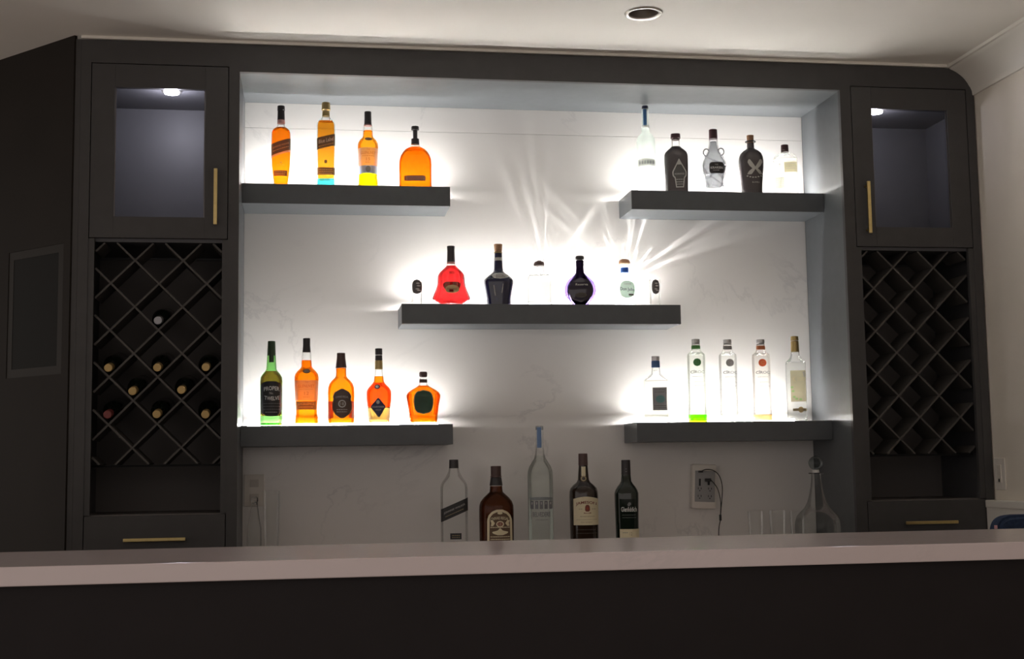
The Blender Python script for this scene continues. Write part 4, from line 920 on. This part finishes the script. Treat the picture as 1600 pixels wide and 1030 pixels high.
# ---- outlets, charger, cable
t = thing('wall_outlet', 'pale cover plate on the marble at left end of the worktop', 'outlet', (.044, D, 1.17))
obj('plate', bx(.006, .082, D-.006, D-.0005, 1.120, 1.240, .002), M['plastic'], t, world=True)
for zz in (1.153, 1.207):
    obj('socket', bx(.028, .060, D-.0085, D-.005, zz-.014, zz+.014, .001), pbr('socket_white', (.62, .58, .53), .4), t, world=True)
t = thing('outlet_adapter', 'white wall mounted outlet adapter with grey socket panel and black plugs', 'outlet', (1.805, D, 1.165), math.radians(0))
ad = bmesh.new()
def adp(name, a, mat, bev=.0, dist=0):
    bm = bx(*a); bmesh.ops.rotate(bm, verts=bm.verts, cent=(1.805, D, 1.165), matrix=Matrix.Rotation(math.radians(2.6), 3, 'Y')); return obj(name, bm, mat, t, world=True, smooth=40)
adp('housing', (1.756, 1.856, D-.035, D-.0005, 1.078, 1.254, .008), M['plastic'])
adp('socket_panel', (1.767, 1.849, D-.0375, D-.034, 1.105, 1.228, .001), M['grey_plastic'])
for i in range(2):
    for j in range(2):
        x = 1.786+.042*i; z = 1.140+.030*j - .012
        bm = bmesh.new()
        for dx in (-.006, .006): bx(x+dx-.0012, x+dx+.0012, D-.0385, D-.0372, z-.004, z+.004, bm=bm)
        bx(x-.002, x+.002, D-.0385, D-.0372, z-.011, z-.007, bm=bm)
        bmesh.ops.rotate(bm, verts=bm.verts, cent=(1.805, D, 1.165), matrix=Matrix.Rotation(math.radians(2.6), 3, 'Y')); obj('socket_slots', bm, M['dark'], t, world=True)
adp('usb_port', (1.782, 1.790, D-.0385, D-.0372, 1.168, 1.196, .0005), M['dark']); adp('usb_port', (1.818, 1.827, D-.0385, D-.0372, 1.172, 1.198, .0005), M['dark'])
yp = D-.052
t2 = thing('charging_cable', 'thin black cable looping from the outlet adapter to the worktop', 'cable', (1.86, D-.05, .915))
def cab(pix, n, r):
    P = [at(x, y, yp) for x, y in pix]; out = []
    for i in range(len(P)-1):
        p0, p1, p2, p3 = P[max(i-1, 0)], P[i], P[i+1], P[min(i+2, len(P)-1)]
        for k in range(n):
            u = k/n; out.append(.5*((2*p1)+(p2-p0)*u+(2*p0-5*p1+4*p2-p3)*u*u+(3*p1-p0-3*p2+p3)*u**3))
    out.append(P[-1]); return tube(out, r, 8)
obj('wire', cab([(1097, 736), (1104, 733.5), (1115, 735.5), (1124, 744), (1128.5, 760), (1128, 780), (1127, 792), (1126, 806)], 8, .0018), M['cable'], t2, world=True, smooth=60)
obj('wire', cab([(1111, 750.5), (1117, 757), (1122, 766), (1125.5, 780), (1126.3, 792), (1125.6, 806)], 8, .0018), M['cable'], t2, world=True, smooth=60)
obj('wire', cab([(1125.8, 812), (1123.5, 824), (1123, 838), (1124, 860)], 8, .0020), M['cable'], t2, world=True, smooth=60)
p = at(1125.6, 809, yp); obj('splitter', bx(p.x-.0045, p.x+.0045, p.y-.004, p.y+.004, p.z-.012, p.z+.012, .002), M['dark'], t2, world=True)
p = at(1106.5, 750, yp); obj('plug', bx(p.x-.010, p.x+.011, p.y-.006, D-.0376, p.z-.006, p.z+.006, .002), M['dark'], t2, world=True)
p = at(1096, 737, yp); obj('plug', bx(p.x-.009, p.x+.005, p.y-.006, D-.0376, p.z-.004, p.z+.004, .0015), M['dark'], t2, world=True)
# light switch on the right wall
t = thing('light_switch', 'white switch plate on the right wall beside the tall cabinet', 'switch', (XW, -.05, 1.2))
obj('plate', bx(XW-.007, XW-.0005, -.090, -.012, 1.142, 1.262, .002), M['plastic'], t, world=True)
obj('rocker', bx(XW-.010, XW-.0068, -.066, -.036, 1.168, 1.236, .001), pbr('switch_ivory', (.70, .66, .6), .35), t, world=True)
obj('status_hole', bx(XW-.0108, XW-.0098, -.058, -.048, 1.172, 1.184, .0003), M['dark'], t, world=True)
# navy chair back beyond the bar
ch = at(1590, 820, -.62)
t = thing('chair', 'navy upholstered chair back rising above the bar at its right end', 'chair', (ch.x+.06, -.62, 0))
cx0 = ch.x+.06; zt = at(1590, 804, -.62).z
prof = []
for k in range(25):
    a = math.pi*k/24; prof.append((cx0+.15*math.copysign(abs(math.cos(a))**.35, math.cos(a)), zt-.10+.10*abs(math.sin(a))**.55))
prof += [(cx0-.148, .52), (cx0+.148, .52)]
bm = prism(prof, 'y', -.655, -.585); bmesh.ops.bevel(bm, geom=[e for e in bm.edges if abs(e.verts[0].co.y-e.verts[1].co.y) < 1e-6], offset=.012, segments=3, affect='EDGES')
obj('backrest', bm, M['navy'], t, world=True, smooth=40)
obj('seat', bx(cx0-.15, cx0+.15, -.585, -.20, .45, .53, .02), M['navy'], t, world=True, smooth=40)
for sx in (-1, 1):
    for yy in (-.62, -.23):
        obj('leg', bx(cx0+sx*.125-.018, cx0+sx*.125+.018, yy-.018, yy+.018, 0, .451 if yy > -.5 else .521), M['dark'], t, world=True)
p = at(1558, 824, -.665); obj('tag', bx(p.x-.005, p.x+.005, -.6585, -.6545, p.z-.006, p.z+.006, .001), M['pink'], t, world=True)

# ---- wine bottles lying in the left rack
def wine_mesh():
    prof = [(0, .0135), (.004, .0140), (.055, .0142), (.085, .0150), (.105, .022), (.125, .033), (.145, .0368), (.285, .0368), (.292, .034)]
    return prof
caps = [(169.5, 575, 'gold', 'upper row, left'), (247.5, 574.5, 'gold', 'upper row, middle'), (322.5, 574, 'gold', 'upper row, right'), (208, 611.5, 'gold', 'second row, left'), (284.5, 609.5, 'gold', 'second row, right'),
        (169, 648, 'red', 'wine bottle with dull red capsule at lower left of the lattice rack'), (246, 647.5, 'gold', 'third row, middle'), (322, 648, 'gold', 'third row, right'), (248.5, 501, 'grey', 'wine bottle with grey capsule lying alone above the gold ones in the lattice rack')]
M['c_gold'] = pbr('gold_capsule', (.48, .33, .13), .4, metal=.35); M['c_red'] = pbr('red_capsule', (.20, .04, .035), .4); M['c_grey'] = pbr('grey_capsule', (.34, .34, .36), .4, metal=.4)
M['wineglass'] = pbr('dark_wine_glass', (.010, .016, .010), .1, coat=.3)
body_me = cap_me = None
for px, py, kind, pos in caps:
    p = at(px, py, .008)
    # the bottle lies in the diamond whose lower corner is just under its capsule
    i = round((p.x+.277)/.083); zn = None
    for j in range(-9, 5):
        if (i+j) % 2 == 0:
            z = 1.920+.083*j
            if z < p.z-.012 and (zn is None or z > zn): zn = z
    x = -.277+.083*i; zc = zn+.0605; tilt = math.atan2(zc-p.z, .20)
    lab = pos if pos.startswith('wine') else 'gold capped wine bottle in the lattice rack, %s' % pos
    t = thing('wine_bottle', lab, 'bottle', (x, .008, p.z), 0, 'wine bottles in the left rack'); t.rotation_euler = (-math.pi/2+tilt, 0, 0)
    if body_me is None:
        pr = wine_mesh(); o = obj('body', loft([(z, r, r, 2) for z, r in pr if z >= .05]+[(.2921, .001, .001, 2)], 28), M['wineglass'], t, smooth=40); body_me = o.data
    else: link('body', body_me, t)
    link_bm = loft([(0, .0125, .0125, 2), (.0015, .0142, .0142, 2), (.030, .0148, .0148, 2), (.0545, .0148, .0148, 2)], 24)
    obj('capsule', link_bm, M['c_'+kind], t, smooth=40)
